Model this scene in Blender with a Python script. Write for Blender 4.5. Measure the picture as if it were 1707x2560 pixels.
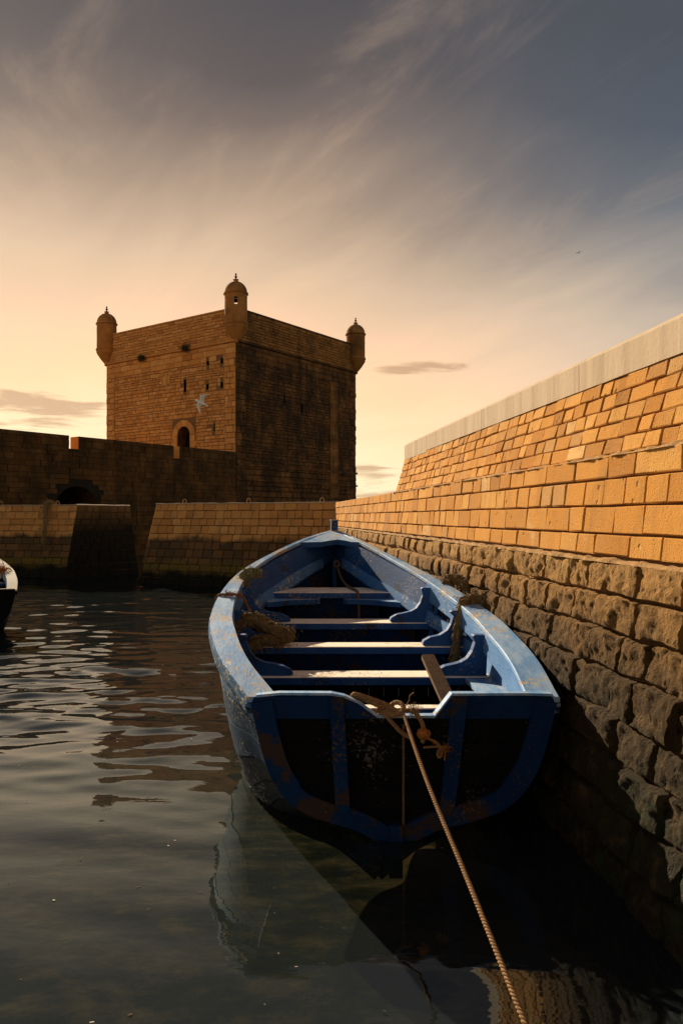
import bpy, bmesh, math, random
import numpy as np
from mathutils import Vector, Matrix, noise
from mathutils.geometry import tessellate_polygon

random.seed(7)
rng = np.random.default_rng(11)
for o in list(bpy.data.objects):
    bpy.data.objects.remove(o)
scene = bpy.context.scene
COL = scene.collection

# ------------------------------------------------------------------ camera
CAM_H = 1.88
F_PX, X0, YH = 1950.0, 700.0, 1292.0            # focal length, principal point and horizon on the 1707x2560 picture
cam_data = bpy.data.cameras.new('camera')
cam = bpy.data.objects.new('camera', cam_data)
COL.objects.link(cam)
cam.location = (0, 0, CAM_H)
cam.rotation_euler = (math.radians(90), 0, 0)
cam_data.sensor_fit = 'VERTICAL'
cam_data.sensor_height = 36.0
cam_data.lens = 36.0 * F_PX / 2560.0
cam_data.shift_x = (853.5 - X0) / 2560.0
cam_data.shift_y = (YH - 1280.0) / 2560.0
cam_data.clip_start = 0.05
cam_data.clip_end = 12000
scene.camera = cam

def at(x, y, d):
    """a picture point at depth d, in metres"""
    return Vector(((x - X0) / F_PX * d, d, CAM_H - (y - YH) / F_PX * d))

# ------------------------------------------------------------------ light
SUN = Vector((-1.0, 1.95, 0.97)).normalized()        # towards the sun: ahead and to the left, 25 degrees up
SUN_EL = math.asin(SUN.z)
SUN_AZ = math.atan2(SUN.x, SUN.y)
sl = bpy.data.lights.new('sun', 'SUN')
sl.energy = 5.0
sl.angle = math.radians(0.5)
sl.color = (1.0, 0.83, 0.60)
so = bpy.data.objects.new('sun', sl)
COL.objects.link(so)
so.rotation_euler = (-SUN).to_track_quat('-Z', 'Y').to_euler()
so.location = SUN * 60

scene.view_settings.view_transform = 'Standard'
scene.view_settings.look = 'None'
scene.view_settings.exposure = 0.8
scene.view_settings.gamma = 1.0
scene.view_settings.use_curve_mapping = False
scene.cycles.use_denoising = True
scene.cycles.max_bounces = 6
scene.cycles.transparent_max_bounces = 8

def lin(r, g, b):
    f = lambda c: ((c / 255 + 0.055) / 1.055) ** 2.4 if c > 10.31 else c / 255 / 12.92
    return (f(r), f(g), f(b), 1.0)

class T:
    """a small node-tree writer"""
    def __init__(s, tree):
        s.t = tree
        tree.nodes.clear()
    def n(s, kind, props=None, **inp):
        nd = s.t.nodes.new(kind)
        for k, v in (props or {}).items():
            setattr(nd, k, v)
        for k, v in inp.items():
            key = int(k[1:]) if k[0] == '_' else k.replace('_', ' ')
            s.set(nd, key, v)
        return nd
    def set(s, nd, key, v):
        if isinstance(v, bpy.types.Node):
            v = v.outputs[0]
        if isinstance(v, bpy.types.NodeSocket):
            s.t.links.new(v, nd.inputs[key])
        else:
            nd.inputs[key].default_value = v
    def math(s, op, a, b=0.0, c=0.0, clamp=False):
        return s.n('ShaderNodeMath', {'operation': op, 'use_clamp': clamp}, _0=a, _1=b, _2=c)
    def vm(s, op, a, b=(0, 0, 0)):
        nd = s.n('ShaderNodeVectorMath', {'operation': op}, _0=a)
        if op == 'SCALE':
            s.set(nd, 3, b)
        else:
            s.set(nd, 1, b)
        return nd
    def mix(s, f, a, b, mode='MIX'):
        nd = s.n('ShaderNodeMix', {'data_type': 'RGBA', 'blend_type': mode})
        s.set(nd, 0, f); s.set(nd, 6, a); s.set(nd, 7, b)
        return nd.outputs[2]
    def ramp(s, f, stops, interp='LINEAR'):
        nd = s.n('ShaderNodeValToRGB', None, _0=f)
        cr = nd.color_ramp
        cr.interpolation = interp
        while len(cr.elements) < len(stops):
            cr.elements.new(0.5)
        for e, (p, c) in zip(cr.elements, stops):
            e.position = p
            e.color = c if not isinstance(c, (int, float)) else (c, c, c, 1)
        return nd
    def noise(s, vec, scale, detail=4.0, rough=0.55, dist=0.0):
        return s.n('ShaderNodeTexNoise', None, Vector=vec, Scale=scale, Detail=detail, Roughness=rough, Distortion=dist)
    def step(s, v, a, b):
        """smooth 0..1 as v goes from a to b"""
        nd = s.n('ShaderNodeMapRange', {'interpolation_type': 'SMOOTHSTEP'}, _0=v)
        s.set(nd, 1, a); s.set(nd, 2, b); s.set(nd, 3, 0.0); s.set(nd, 4, 1.0)
        return nd

# ------------------------------------------------------------------ sky
world = bpy.data.worlds.new('World')
scene.world = world
world.use_nodes = True
w = T(world.node_tree)
gen = w.n('ShaderNodeTexCoord').outputs['Generated']
sep = w.n('ShaderNodeSeparateXYZ', None, _0=gen)
dx, dy, dz = sep.outputs
flat = w.vm('NORMALIZE', w.n('ShaderNodeCombineXYZ', None, _0=dx, _1=dy, _2=0.0))
sh = Vector((SUN.x, SUN.y, 0)).normalized()
dot = w.vm('DOT_PRODUCT', flat, tuple(sh)).outputs['Value']
away = w.math('SUBTRACT', 1.0, dot)                         # 0 under the sun, 2 opposite
shift = w.math('ADD', w.math('MULTIPLY', w.step(away, 0.03, 0.52), 0.115), 0.0)
zz = w.math('MAXIMUM', dz, 0.0)
# long soft streaks of high cloud: a noise on a flat layer overhead, drawn out along one direction
lay = w.n('ShaderNodeCombineXYZ', None,
          _0=w.math('DIVIDE', dx, w.math('ADD', zz, 0.12)), _1=w.math('DIVIDE', dy, w.math('ADD', zz, 0.12)), _2=0.0)
lay = w.n('ShaderNodeMapping', None, Vector=lay, Rotation=(0, 0, math.radians(-24)))
rot = w.n('ShaderNodeMapping', None, Vector=lay, Location=(7.9, 2.6, 0), Scale=(1.6, 0.6, 1.0))
c1 = w.noise(rot, 1.15, 6.0, 0.55, 0.7)
c2 = w.noise(w.n('ShaderNodeMapping', None, Vector=lay, Location=(5.7, 2.9, 0), Scale=(2.1, 0.75, 1.0)), 1.3, 7.0, 0.62, 0.8)
eff = w.math('ADD', w.math('ADD', zz, shift), w.math('MULTIPLY', w.math('SUBTRACT', c1, 0.46), 0.11))
warm = w.ramp(eff, [(0.0, lin(255, 238, 200)), (0.10, lin(255, 228, 182)), (0.18, lin(255, 211, 162)), (0.25, lin(243, 200, 160)),
                    (0.32, lin(212, 181, 149)), (0.39, lin(164, 140, 118)), (0.455, lin(118, 102, 92)), (0.51, lin(92, 82, 78)), (0.58, lin(78, 73, 74)), (0.8, lin(80, 80, 86))])
cool = w.ramp(eff, [(0.0, lin(255, 224, 180)), (0.12, lin(250, 214, 172)), (0.22, lin(232, 200, 168)), (0.30, lin(200, 180, 158)), (0.37, lin(152, 144, 136)),
                    (0.44, lin(108, 110, 114)), (0.52, lin(80, 86, 95)), (0.60, lin(72, 76, 82)), (0.8, lin(78, 82, 92))])
tint = w.mix(w.step(away, 0.10, 0.45), warm.outputs[0], cool.outputs[0])
streak = w.math('MULTIPLY', w.step(c2, 0.52, 0.78), w.math('MULTIPLY', w.step(zz, 0.2, 0.38), 0.27))
tint = w.mix(streak, tint, lin(214, 180, 148))
# low banks of small clouds near the horizon
az = w.math('ARCTAN2', dx, dy)
lowv = w.n('ShaderNodeCombineXYZ', None, _0=w.math('MULTIPLY', az, 5.0), _1=w.math('MULTIPLY', dz, 44.0), _2=0.0)
lown = w.noise(lowv, 1.0, 6.0, 0.62, 0.5)
def bank(px_, py_, wx_, wz_):
    a0 = math.atan2(px_ - X0, F_PX)
    z0 = (YH - py_) / math.sqrt((px_ - X0) ** 2 + F_PX ** 2 + (YH - py_) ** 2)
    u = w.math('DIVIDE', w.math('SUBTRACT', az, a0), wx_)
    v = w.math('DIVIDE', w.math('SUBTRACT', dz, z0), wz_)
    r2 = w.math('ADD', w.math('MULTIPLY', u, u), w.math('MULTIPLY', v, v))
    return w.math('SUBTRACT', 1.0, r2, clamp=True)
banks = bank(1065, 925, 0.085, 0.017)
for b in ((90, 1010, 0.13, 0.034), (40, 1060, 0.16, 0.02), (930, 1190, 0.075, 0.028), (1000, 1240, 0.2, 0.02)):
    banks = w.math('MAXIMUM', banks, bank(*b))
banks = w.math('MAXIMUM', banks, w.math('MULTIPLY', w.step(dz, 0.10, 0.02), 0.35))
lowc = w.step(w.math('ADD', lown, w.math('MULTIPLY', w.math('SUBTRACT', banks, 1.0), 0.35)), 0.37, 0.52)
tint = w.mix(w.math('MULTIPLY', lowc, 0.75), tint, lin(186, 146, 110))
sky = w.n('ShaderNodeTexSky', {'sky_type': 'NISHITA', 'sun_disc': False, 'sun_elevation': SUN_EL, 'sun_rotation': SUN_AZ,
                               'dust_density': 1.0, 'air_density': 1.0, 'ozone_density': 1.0})
bg_sky = w.n('ShaderNodeBackground', None, Color=sky, Strength=0.05)
bg_cl = w.n('ShaderNodeBackground', None, Color=tint, Strength=0.675)
mixs = w.n('ShaderNodeMixShader', None, _0=0.95, _1=bg_sky, _2=bg_cl)
w.n('ShaderNodeOutputWorld', None, Surface=mixs)

# ------------------------------------------------------------------ materials
def mat(name, build):
    m = bpy.data.materials.new(name)
    m.use_nodes = True
    t = T(m.node_tree)
    pos = t.n('ShaderNodeNewGeometry')
    rnd = t.math('FRACT', t.math('ADD', t.n('ShaderNodeObjectInfo').outputs['Random'], pos.outputs['Random Per Island']))
    sh_ = build(t, pos.outputs['Position'], rnd, pos)
    t.n('ShaderNodeOutputMaterial', None, Surface=sh_)
    return m

def bsdf(t, color, rough=0.9, height=None, dist=0.01, strength=0.8, spec=0.25):
    nd = t.n('ShaderNodeBsdfPrincipled', None, Base_Color=color, Roughness=rough)
    nd.inputs['Specular IOR Level'].default_value = spec
    if height is not None:
        b = t.n('ShaderNodeBump', None, Height=height, Distance=dist, Strength=strength)
        t.set(nd, 'Normal', b)
    return nd

def C(r, g, b):
    return (r, g, b, 1.0)

def m_ashlar(t, P, r, g):
    base = t.ramp(r, [(0.0, C(.52, .212, .034)), (0.2, C(.62, .280, .050)), (0.4, C(.43, .172, .028)), (0.6, C(.58, .250, .042)), (0.78, C(.66, .335, .082)), (0.9, C(.35, .138, .025)), (1.0, C(.70, .43, .17))])
    n1 = t.noise(P, 5.0, 6.0, 0.6)
    col = t.mix(t.math('MULTIPLY', t.step(n1, 0.42, 0.7), 0.45), base, C(.40, .20, .06))
    n3 = t.noise(P, 1.1, 3.0)
    col = t.mix(t.math('MULTIPLY', t.step(n3, 0.45, 0.7), 0.3), col, C(.66, .36, .11))
    drip = t.noise(t.n('ShaderNodeMapping', None, Vector=P, Scale=(3.0, 3.0, 0.5)), 1.6, 6.0, 0.65)
    col = t.mix(t.math('MULTIPLY', t.step(drip, 0.52, 0.72), 0.5), col, C(.25, .11, .028))
    salt = t.noise(t.vm('ADD', P, (3.0, 8.0, 1.0)), 2.4, 7.0, 0.7)
    col = t.mix(t.math('MULTIPLY', t.step(salt, 0.60, 0.74), 0.5), col, C(.74, .52, .27))
    n2 = t.noise(P, 85.0, 4.0, 0.7)
    pit = t.n('ShaderNodeTexVoronoi', None, Vector=P, Scale=38.0)
    pits = t.step(pit.outputs['Distance'], 0.05, 0.22)
    hole = t.n('ShaderNodeTexVoronoi', None, Vector=t.vm('ADD', P, t.vm('SCALE', t.noise(P, 20.0).outputs['Color'], 0.03)), Scale=7.0)
    holes = t.step(hole.outputs['Distance'], 0.06, 0.13)
    col = t.mix(t.math('MULTIPLY', t.math('SUBTRACT', 1.0, holes), 0.6), col, C(.12, .06, .02))
    col = t.mix(t.math('MULTIPLY', t.step(n2, 0.35, 0.65), 0.2), col, C(.68, .36, .10))
    h = t.math('ADD', t.math('ADD', t.math('MULTIPLY', n2, 0.8), t.math('MULTIPLY', pits, 0.5)), t.math('MULTIPLY', holes, 1.4))
    return bsdf(t, col, 0.95, h, 0.014, 0.9, 0.12)

def m_rubble(t, P, r, g):
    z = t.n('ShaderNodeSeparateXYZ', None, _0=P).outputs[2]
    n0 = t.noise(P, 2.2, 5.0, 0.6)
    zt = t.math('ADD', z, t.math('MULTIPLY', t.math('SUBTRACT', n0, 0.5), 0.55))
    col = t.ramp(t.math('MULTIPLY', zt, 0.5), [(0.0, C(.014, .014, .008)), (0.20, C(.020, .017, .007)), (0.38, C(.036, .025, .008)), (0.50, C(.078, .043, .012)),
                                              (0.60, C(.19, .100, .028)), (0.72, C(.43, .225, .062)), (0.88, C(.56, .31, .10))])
    n1 = t.noise(P, 9.0, 7.0, 0.65)
    col = t.mix(t.math('MULTIPLY', t.step(n1, 0.5, 0.72), 0.5), col, t.mix(0.4, col, C(.55, .33, .15)))
    col = t.mix(t.math('MULTIPLY', r, 0.45), col, t.mix(0.5, col, C(.16, .08, .025)))
    alg = t.math('MULTIPLY', t.step(t.noise(P, 6.0, 6.0, 0.7), 0.48, 0.62), t.step(zt, 0.75, 0.15))
    col = t.mix(alg, col, C(.030, .042, .010))
    n2 = t.noise(P, 34.0, 8.0, 0.72)
    v = t.n('ShaderNodeTexVoronoi', None, Vector=t.vm('ADD', P, t.vm('SCALE', n1.outputs['Color'], 0.08)), Scale=17.0)
    hole = t.step(v.outputs['Distance'], 0.06, 0.3)
    col = t.mix(t.math('MULTIPLY', t.math('SUBTRACT', 1.0, hole), 0.65), col, C(.03, .02, .01))
    h = t.math('ADD', t.math('ADD', t.math('MULTIPLY', n2, 1.0), t.math('MULTIPLY', n1, 1.2)), t.math('MULTIPLY', hole, 0.7))
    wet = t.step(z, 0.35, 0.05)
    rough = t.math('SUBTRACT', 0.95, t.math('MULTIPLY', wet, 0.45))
    return bsdf(t, col, rough, h, 0.06, 1.0, 0.2)

def m_pier(t, P, r, g):
    z = t.n('ShaderNodeSeparateXYZ', None, _0=P).outputs[2]
    base = t.ramp(r, [(0.0, C(.52, .245, .070)), (0.3, C(.65, .320, .092)), (0.55, C(.48, .225, .064)), (0.8, C(.68, .37, .120)), (1.0, C(.56, .265, .076))])
    n1 = t.noise(P, 3.0, 6.0, 0.65)
    col = t.mix(t.math('MULTIPLY', t.step(n1, 0.45, 0.75), 0.5), base, C(.24, .14, .06))
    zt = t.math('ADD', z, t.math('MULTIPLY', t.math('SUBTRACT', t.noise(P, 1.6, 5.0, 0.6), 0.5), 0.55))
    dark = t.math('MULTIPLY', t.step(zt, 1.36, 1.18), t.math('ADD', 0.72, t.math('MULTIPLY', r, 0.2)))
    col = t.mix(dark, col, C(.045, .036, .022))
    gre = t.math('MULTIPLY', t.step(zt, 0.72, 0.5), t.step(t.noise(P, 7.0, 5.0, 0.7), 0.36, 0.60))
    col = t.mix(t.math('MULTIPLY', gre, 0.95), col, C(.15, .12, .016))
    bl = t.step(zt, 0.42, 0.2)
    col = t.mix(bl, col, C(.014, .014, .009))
    h = t.math('ADD', t.noise(P, 30.0, 6.0, 0.7), n1)
    return bsdf(t, col, 0.93, h, 0.02, 0.7, 0.15)

def m_stain(t, P, r, g):
    z = t.n('ShaderNodeSeparateXYZ', None, _0=P).outputs[2]
    zt = t.math('ADD', z, t.math('MULTIPLY', t.math('SUBTRACT', t.noise(P, 1.5, 5.0, 0.6), 0.5), 0.7))
    col = t.ramp(t.math('MULTIPLY', zt, 0.4), [(0.0, C(.010, .010, .008)), (0.58, C(.016, .014, .009)), (0.70, C(.07, .042, .015)), (0.9, C(.19, .10, .035))])
    n1 = t.noise(P, 12.0, 6.0, 0.7)
    return bsdf(t, t.mix(t.math('MULTIPLY', r, 0.3), col.outputs[0], C(.03, .02, .01)), 0.9, n1, 0.02, 0.7, 0.15)

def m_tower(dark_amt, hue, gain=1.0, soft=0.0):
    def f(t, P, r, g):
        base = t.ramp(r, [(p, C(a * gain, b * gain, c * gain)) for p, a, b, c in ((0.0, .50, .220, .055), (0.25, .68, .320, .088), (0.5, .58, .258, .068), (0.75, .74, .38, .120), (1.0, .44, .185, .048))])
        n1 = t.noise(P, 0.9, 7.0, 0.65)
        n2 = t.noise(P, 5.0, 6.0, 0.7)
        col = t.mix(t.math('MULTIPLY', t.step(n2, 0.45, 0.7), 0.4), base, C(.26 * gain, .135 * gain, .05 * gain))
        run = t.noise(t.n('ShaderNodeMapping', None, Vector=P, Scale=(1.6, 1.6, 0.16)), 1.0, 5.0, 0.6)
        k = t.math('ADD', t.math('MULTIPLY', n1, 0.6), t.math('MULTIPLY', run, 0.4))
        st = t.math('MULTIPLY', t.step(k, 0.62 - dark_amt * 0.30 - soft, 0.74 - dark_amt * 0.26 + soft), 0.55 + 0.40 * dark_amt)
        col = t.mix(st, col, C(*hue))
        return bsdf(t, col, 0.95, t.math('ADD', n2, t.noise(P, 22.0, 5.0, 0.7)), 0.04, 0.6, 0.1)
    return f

def paint(base, worn, chip, chip_at=0.60, fade=0.5, scale=1.0, rough=0.62, patch=None, patch_at=0.56, spec=0.22):
    def f(t, P, r, g):
        st = t.n('ShaderNodeMapping', None, Vector=P, Scale=(3.0 * scale, 1.0 * scale, 3.0 * scale))
        n1 = t.noise(st, 2.5, 6.0, 0.65)
        n2 = t.noise(st, 14.0, 7.0, 0.72)
        n3 = t.noise(P, 60.0 * scale, 5.0, 0.7)
        col = t.mix(t.math('MULTIPLY', t.step(n1, 0.36, 0.68), fade), C(*base), C(*worn))
        col = t.mix(t.math('MULTIPLY', r, 0.18), col, t.mix(0.5, col, C(*worn)))
        if patch:
            n4 = t.noise(t.vm('ADD', P, (5.0, 2.0, 9.0)), 3.2 * scale, 7.0, 0.72)
            col = t.mix(t.math('MULTIPLY', t.step(n4, patch_at, patch_at + 0.05), 0.85), col, C(*patch))
        k = t.math('ADD', t.math('MULTIPLY', n2, 0.65), t.math('MULTIPLY', n3, 0.35))
        k = t.math('ADD', k, t.math('MULTIPLY', t.math('SUBTRACT', t.noise(t.vm('ADD', P, (2.0, 7.0, 4.0)), 1.7, 4.0, 0.6), 0.56), 0.55))
        ch = t.step(k, chip_at - 0.015, chip_at + 0.02)
        col = t.mix(ch, col, C(*chip))
        scr = t.step(t.noise(t.n('ShaderNodeMapping', None, Vector=P, Scale=(40.0, 2.2, 40.0)), 1.0, 3.0, 0.6), 0.66, 0.72)
        col = t.mix(t.math('MULTIPLY', scr, 0.35), col, C(*worn))
        gr = t.noise(t.n('ShaderNodeMapping', None, Vector=P, Scale=(70.0, 5.0, 70.0)), 1.0, 4.0, 0.6)
        h = t.math('SUBTRACT', t.math('ADD', t.math('MULTIPLY', n3, 0.4), t.math('MULTIPLY', gr, 0.9)), t.math('MULTIPLY', ch, 0.9))
        return bsdf(t, col, t.math('ADD', rough, t.math('MULTIPLY', ch, 0.3)), h, 0.004, 0.7, spec)
    return f

def plain(base, var, scale=30.0, rough=0.9, dist=0.004, amt=0.6):
    def f(t, P, r, g):
        n1 = t.noise(P, scale, 6.0, 0.7)
        col = t.mix(t.math('MULTIPLY', t.step(n1, 0.35, 0.7), amt), C(*base), C(*var))
        col = t.mix(t.math('MULTIPLY', r, 0.5), col, t.mix(0.6, col, C(*var)))
        return bsdf(t, col, rough, n1, dist, 0.7, 0.2)
    return f

def m_concrete(t, P, r, g):
    st = t.noise(t.n('ShaderNodeMapping', None, Vector=P, Scale=(9.0, 9.0, 0.8)), 1.0, 5.0, 0.65)
    n2 = t.noise(P, 26.0, 6.0, 0.7)
    col = t.mix(t.math('MULTIPLY', t.step(st, 0.35, 0.7), 0.7), C(.42, .31, .20), C(.52, .40, .275))
    col = t.mix(t.math('MULTIPLY', t.step(n2, 0.5, 0.75), 0.4), col, C(.36, .24, .14))
    return bsdf(t, col, 0.9, n2, 0.006, 0.6, 0.2)

def m_water(t, P, r, g):
    rip = t.noise(t.n('ShaderNodeMapping', None, Vector=P, Scale=(3.0, 7.0, 1.0)), 1.0, 3.0, 0.5)
    bump = t.n('ShaderNodeBump', None, Height=rip, Distance=0.004, Strength=0.35)
    ior = t.math('ADD', 1.60, t.math('MULTIPLY', g.outputs['Backfacing'], 1 / 1.60 - 1.60))      # the same film seen from below
    fr = t.n('ShaderNodeFresnel', None, IOR=ior, Normal=bump)
    gl = t.n('ShaderNodeBsdfGlossy', None, Color=C(.84, .95, 1.0), Roughness=0.010, Normal=bump)
    n1 = t.noise(P, 0.8, 5.0, 0.6)
    mk = t.mix(n1, C(.022, .029, .032), C(.033, .040, .043))
    df = t.n('ShaderNodeBsdfDiffuse', None, Color=mk)
    tr = t.n('ShaderNodeBsdfTransparent', None, Color=C(.42, .47, .42))
    body = t.n('ShaderNodeMixShader', None, _0=0.40, _1=tr, _2=df)
    return t.n('ShaderNodeMixShader', None, _0=fr, _1=body, _2=gl)

def m_bed(t, P, r, g):
    n1 = t.noise(P, 2.3, 8.0, 0.72, 0.1)
    n2 = t.noise(P, 12.0, 7.0, 0.7)
    col = t.ramp(n1, [(0.38, C(.018, .022, .012)), (0.48, C(.06, .062, .028)), (0.58, C(.22, .145, .068)), (0.70, C(.42, .30, .16))])
    xs = t.n('ShaderNodeSeparateXYZ', None, _0=P).outputs[0]
    sand = t.step(t.math('ADD', xs, t.math('MULTIPLY', t.math('SUBTRACT', n1, 0.5), 0.9)), 0.75, 1.25)
    col = t.mix(sand, col.outputs[0], C(.36, .20, .075))
    col = t.mix(t.math('MULTIPLY', t.step(n2, 0.5, 0.7), 0.5), col, C(.02, .018, .008))
    return bsdf(t, col, 0.95, n2, 0.03, 0.7, 0.1)

M = {}
M['ashlar'] = mat('orange ashlar', m_ashlar)
M['rubble'] = mat('weathered rubble', m_rubble)
M['pier'] = mat('pier stone', m_pier)
M['tower'] = mat('tower ochre stone', m_tower(0.12, (.07, .045, .022)))
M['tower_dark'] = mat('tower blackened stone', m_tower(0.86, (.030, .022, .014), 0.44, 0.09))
M['pilaster'] = mat('browned strip', m_tower(0.68, (.03, .022, .014), 0.46, 0.10))
M['turret'] = mat('turret stone', m_tower(0.42, (.06, .038, .018), 0.72, 0.06))
M['tower_mid'] = mat('tower browned stone', m_tower(0.5, (.05, .034, .018), 0.55, 0.06))
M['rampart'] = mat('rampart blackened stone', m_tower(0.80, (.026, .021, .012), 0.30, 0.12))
M['pier_dark'] = mat('stained pier end', m_stain)
M['mortar'] = mat('dark mortar', plain((.10, .06, .028), (.05, .03, .015), 12.0))
M['mortar_pale'] = mat('pale mortar', plain((.44, .25, .095), (.28, .15, .05), 30.0, dist=0.03))
M['mortar_wall'] = mat('wall joint mortar', plain((.16, .085, .03), (.09, .045, .016), 14.0))
M['tower_core'] = mat('tower mortar', plain((.22, .12, .05), (.13, .07, .03), 4.0))
M['black_core'] = mat('blackened mortar', plain((.022, .017, .011), (.012, .010, .007), 4.0))
M['hollow_shade'] = mat('dark hollow', plain((.010, .008, .006), (.006, .005, .004), 4.0))  # near-black colour painted as the darkness inside openings
M['concrete'] = mat('concrete coping', m_concrete)
M['blue'] = mat('blue paint', paint((.009, .056, .195), (.022, .095, .26), (.20, .21, .21), 0.575, 0.55, patch=(.02, .03, .05), patch_at=0.57))  # shaded copy of the boat's blue: shade on knees and bench fronts painted in
M['blue_lit'] = mat('lit-tone blue paint', paint((.040, .150, .38), (.11, .25, .46), (.46, .44, .38), 0.55, 0.6))  # sunlit copy of the same blue, for the rails; the light is in the colour
M['blue_pale'] = mat('faded blue paint', paint((.10, .26, .54), (.36, .49, .64), (.52, .40, .26), 0.53, 0.85, patch=(.60, .58, .52), patch_at=0.59))
M['hull'] = mat('scuffed hull paint', paint((.014, .030, .058), (.036, .066, .11), (.44, .40, .33), 0.50, 0.7, 1.2, rough=0.9, spec=0.05))
M['hull_blue'] = mat('scuffed blue strake', paint((.030, .095, .20), (.085, .17, .28), (.46, .40, .30), 0.515, 0.6, rough=0.9, spec=0.05))
M['hull_low'] = mat('dark lower hull', paint((.012, .015, .018), (.026, .030, .034), (.24, .23, .20), 0.52, 0.6, 1.2, rough=0.9, spec=0.05))
M['cream'] = mat('bleached thwart wood', paint((.86, .76, .60), (.90, .83, .70), (.40, .40, .40), 0.585, 0.6, patch=(.62, .50, .34), patch_at=0.55))
M['rail_wood'] = mat('bare rail wood', paint((.20, .15, .10), (.34, .26, .17), (.12, .08, .05), 0.56, 0.6))
M['tar'] = mat('tarred planks', paint((.004, .004, .004), (.009, .009, .010), (.09, .08, .065), 0.60, 0.6, rough=0.9, spec=0.06))
M['navy'] = mat('dark blue frame paint', paint((.003, .020, .070), (.006, .032, .095), (.09, .055, .025), 0.565, 0.6, rough=0.85, spec=0.1, patch=(.045, .026, .010), patch_at=0.54))
M['brown_wood'] = mat('old brown wood', plain((.11, .062, .030), (.20, .125, .07), 18.0))
M['rope'] = mat('tan rope', plain((.32, .18, .08), (.16, .09, .04), 14.0, dist=0.002))
M['rope_old'] = mat('weedy rope', plain((.155, .105, .045), (.26, .17, .075), 25.0))
M['weed'] = mat('olive weed', plain((.13, .115, .05), (.24, .20, .10), 25.0))
M['twine'] = mat('red brown twine', plain((.26, .10, .035), (.15, .06, .02), 50.0))
M['orange_rope'] = mat('orange rope', plain((.42, .15, .03), (.26, .09, .02), 50.0))
M['float'] = mat('cream float', plain((.56, .50, .40), (.40, .35, .28), 20.0))
M['iron'] = mat('rusty iron', plain((.42, .27, .11), (.25, .14, .06), 30.0, rough=0.7))
M['gull_white'] = mat('gull white', plain((.88, .82, .70), (.80, .74, .64), 20.0))
M['gull_grey'] = mat('gull grey', plain((.60, .55, .48), (.50, .46, .40), 20.0))
M['leaf'] = mat('dry tuft', plain((.05, .045, .018), (.09, .07, .03), 20.0))
M['water'] = mat('harbour water', m_water)
M['bed'] = mat('sea bed', m_bed)

# ------------------------------------------------------------------ object helpers
def obj(name, verts, faces, material, parent=None, smooth=False, slots=None, fm=None, center=False):
    verts = [Vector(v) for v in verts]
    c = Vector((0, 0, 0))
    if center:
        for v in verts:
            c += v
        c /= max(1, len(verts))
        verts = [v - c for v in verts]
    me = bpy.data.meshes.new(name)
    me.from_pydata([tuple(v) for v in verts], [], faces)
    for mm in (slots or [material]):
        me.materials.append(M[mm])
    if fm:
        me.polygons.foreach_set('material_index', fm)
    if smooth:
        me.polygons.foreach_set('use_smooth', [True] * len(me.polygons))
    me.validate()
    me.update()
    bm = bmesh.new()
    bm.from_mesh(me)
    bmesh.ops.recalc_face_normals(bm, faces=bm.faces)
    bm.to_mesh(me)
    bm.free()
    if smooth:
        me.set_sharp_from_angle(angle=math.radians(48))
    o = bpy.data.objects.new(name, me)
    COL.objects.link(o)
    o.location = c
    if parent is not None:
        o.parent = parent
        if parent.name in WORLD:                     # built in world metres under an empty at the thing's base
            o.location = c - parent.location
    return o

WORLD = set()
def root_at(name, loc):
    e = empty(name, loc)
    WORLD.add(e.name)
    return e

def empty(name, loc=(0, 0, 0), rz=0.0):
    e = bpy.data.objects.new(name, None)
    COL.objects.link(e)
    e.location = loc
    e.rotation_euler = (0, 0, rz)
    e.empty_display_size = 0.2
    return e

def tag(o, label=None, cat=None, group=None, kind=None):
    for k, v in (('label', label), ('category', cat), ('group', group), ('kind', kind)):
        if v:
            o[k] = v
    return o

class MB:
    def __init__(s):
        s.v, s.f, s.m = [], [], []
    def add(s, v, f, m=0):
        b = len(s.v)
        s.v += [Vector(p) for p in v]
        s.f += [tuple(i + b for i in q) for q in f]
        s.m += [m] * len(f)
    def box(s, a, b, m=0):
        (x0, y0, z0), (x1, y1, z1) = a, b
        s.add([(x0, y0, z0), (x1, y0, z0), (x1, y1, z0), (x0, y1, z0), (x0, y0, z1), (x1, y0, z1), (x1, y1, z1), (x0, y1, z1)],
              [(0, 3, 2, 1), (4, 5, 6, 7), (0, 1, 5, 4), (1, 2, 6, 5), (2, 3, 7, 6), (3, 0, 4, 7)], m)
    def loft(s, rings, m=0, close=True, cap=True):
        n = len(rings[0])
        b = len(s.v)
        for r in rings:
            s.v += [Vector(p) for p in r]
        for i in range(len(rings) - 1):
            for j in range(n if close else n - 1):
                k = (j + 1) % n
                s.f.append((b + i * n + j, b + i * n + k, b + (i + 1) * n + k, b + (i + 1) * n + j)); s.m.append(m)
        if cap and close:
            s.f.append(tuple(b + j for j in range(n))); s.m.append(m)
            s.f.append(tuple(b + (len(rings) - 1) * n + j for j in reversed(range(n)))); s.m.append(m)
    def tube(s, pts, r, sides=6, m=0):
        pts = [Vector(p) for p in pts]
        rings = []
        up = Vector((0.13, 0.21, 1)).normalized()
        for i, p in enumerate(pts):
            d = (pts[min(i + 1, len(pts) - 1)] - pts[max(i - 1, 0)])
            d = d.normalized() if d.length > 1e-9 else Vector((0, 0, 1))
            a = d.cross(up)
            if a.length < 1e-3:
                a = d.cross(Vector((1, 0, 0)))
            a.normalize()
            up = a.cross(d).normalized()
            rr = r[i] if isinstance(r, (list, tuple)) else r
            rings.append([p + (a * math.cos(q) + up * math.sin(q)) * rr for q in [2 * math.pi * k / sides for k in range(sides)]])
        s.loft(rings, m)
    def build(s, name, material, parent=None, smooth=False, slots=None, center=False):
        return obj(name, s.v, s.f, material, parent, smooth, slots, s.m if slots else None, center)

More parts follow.
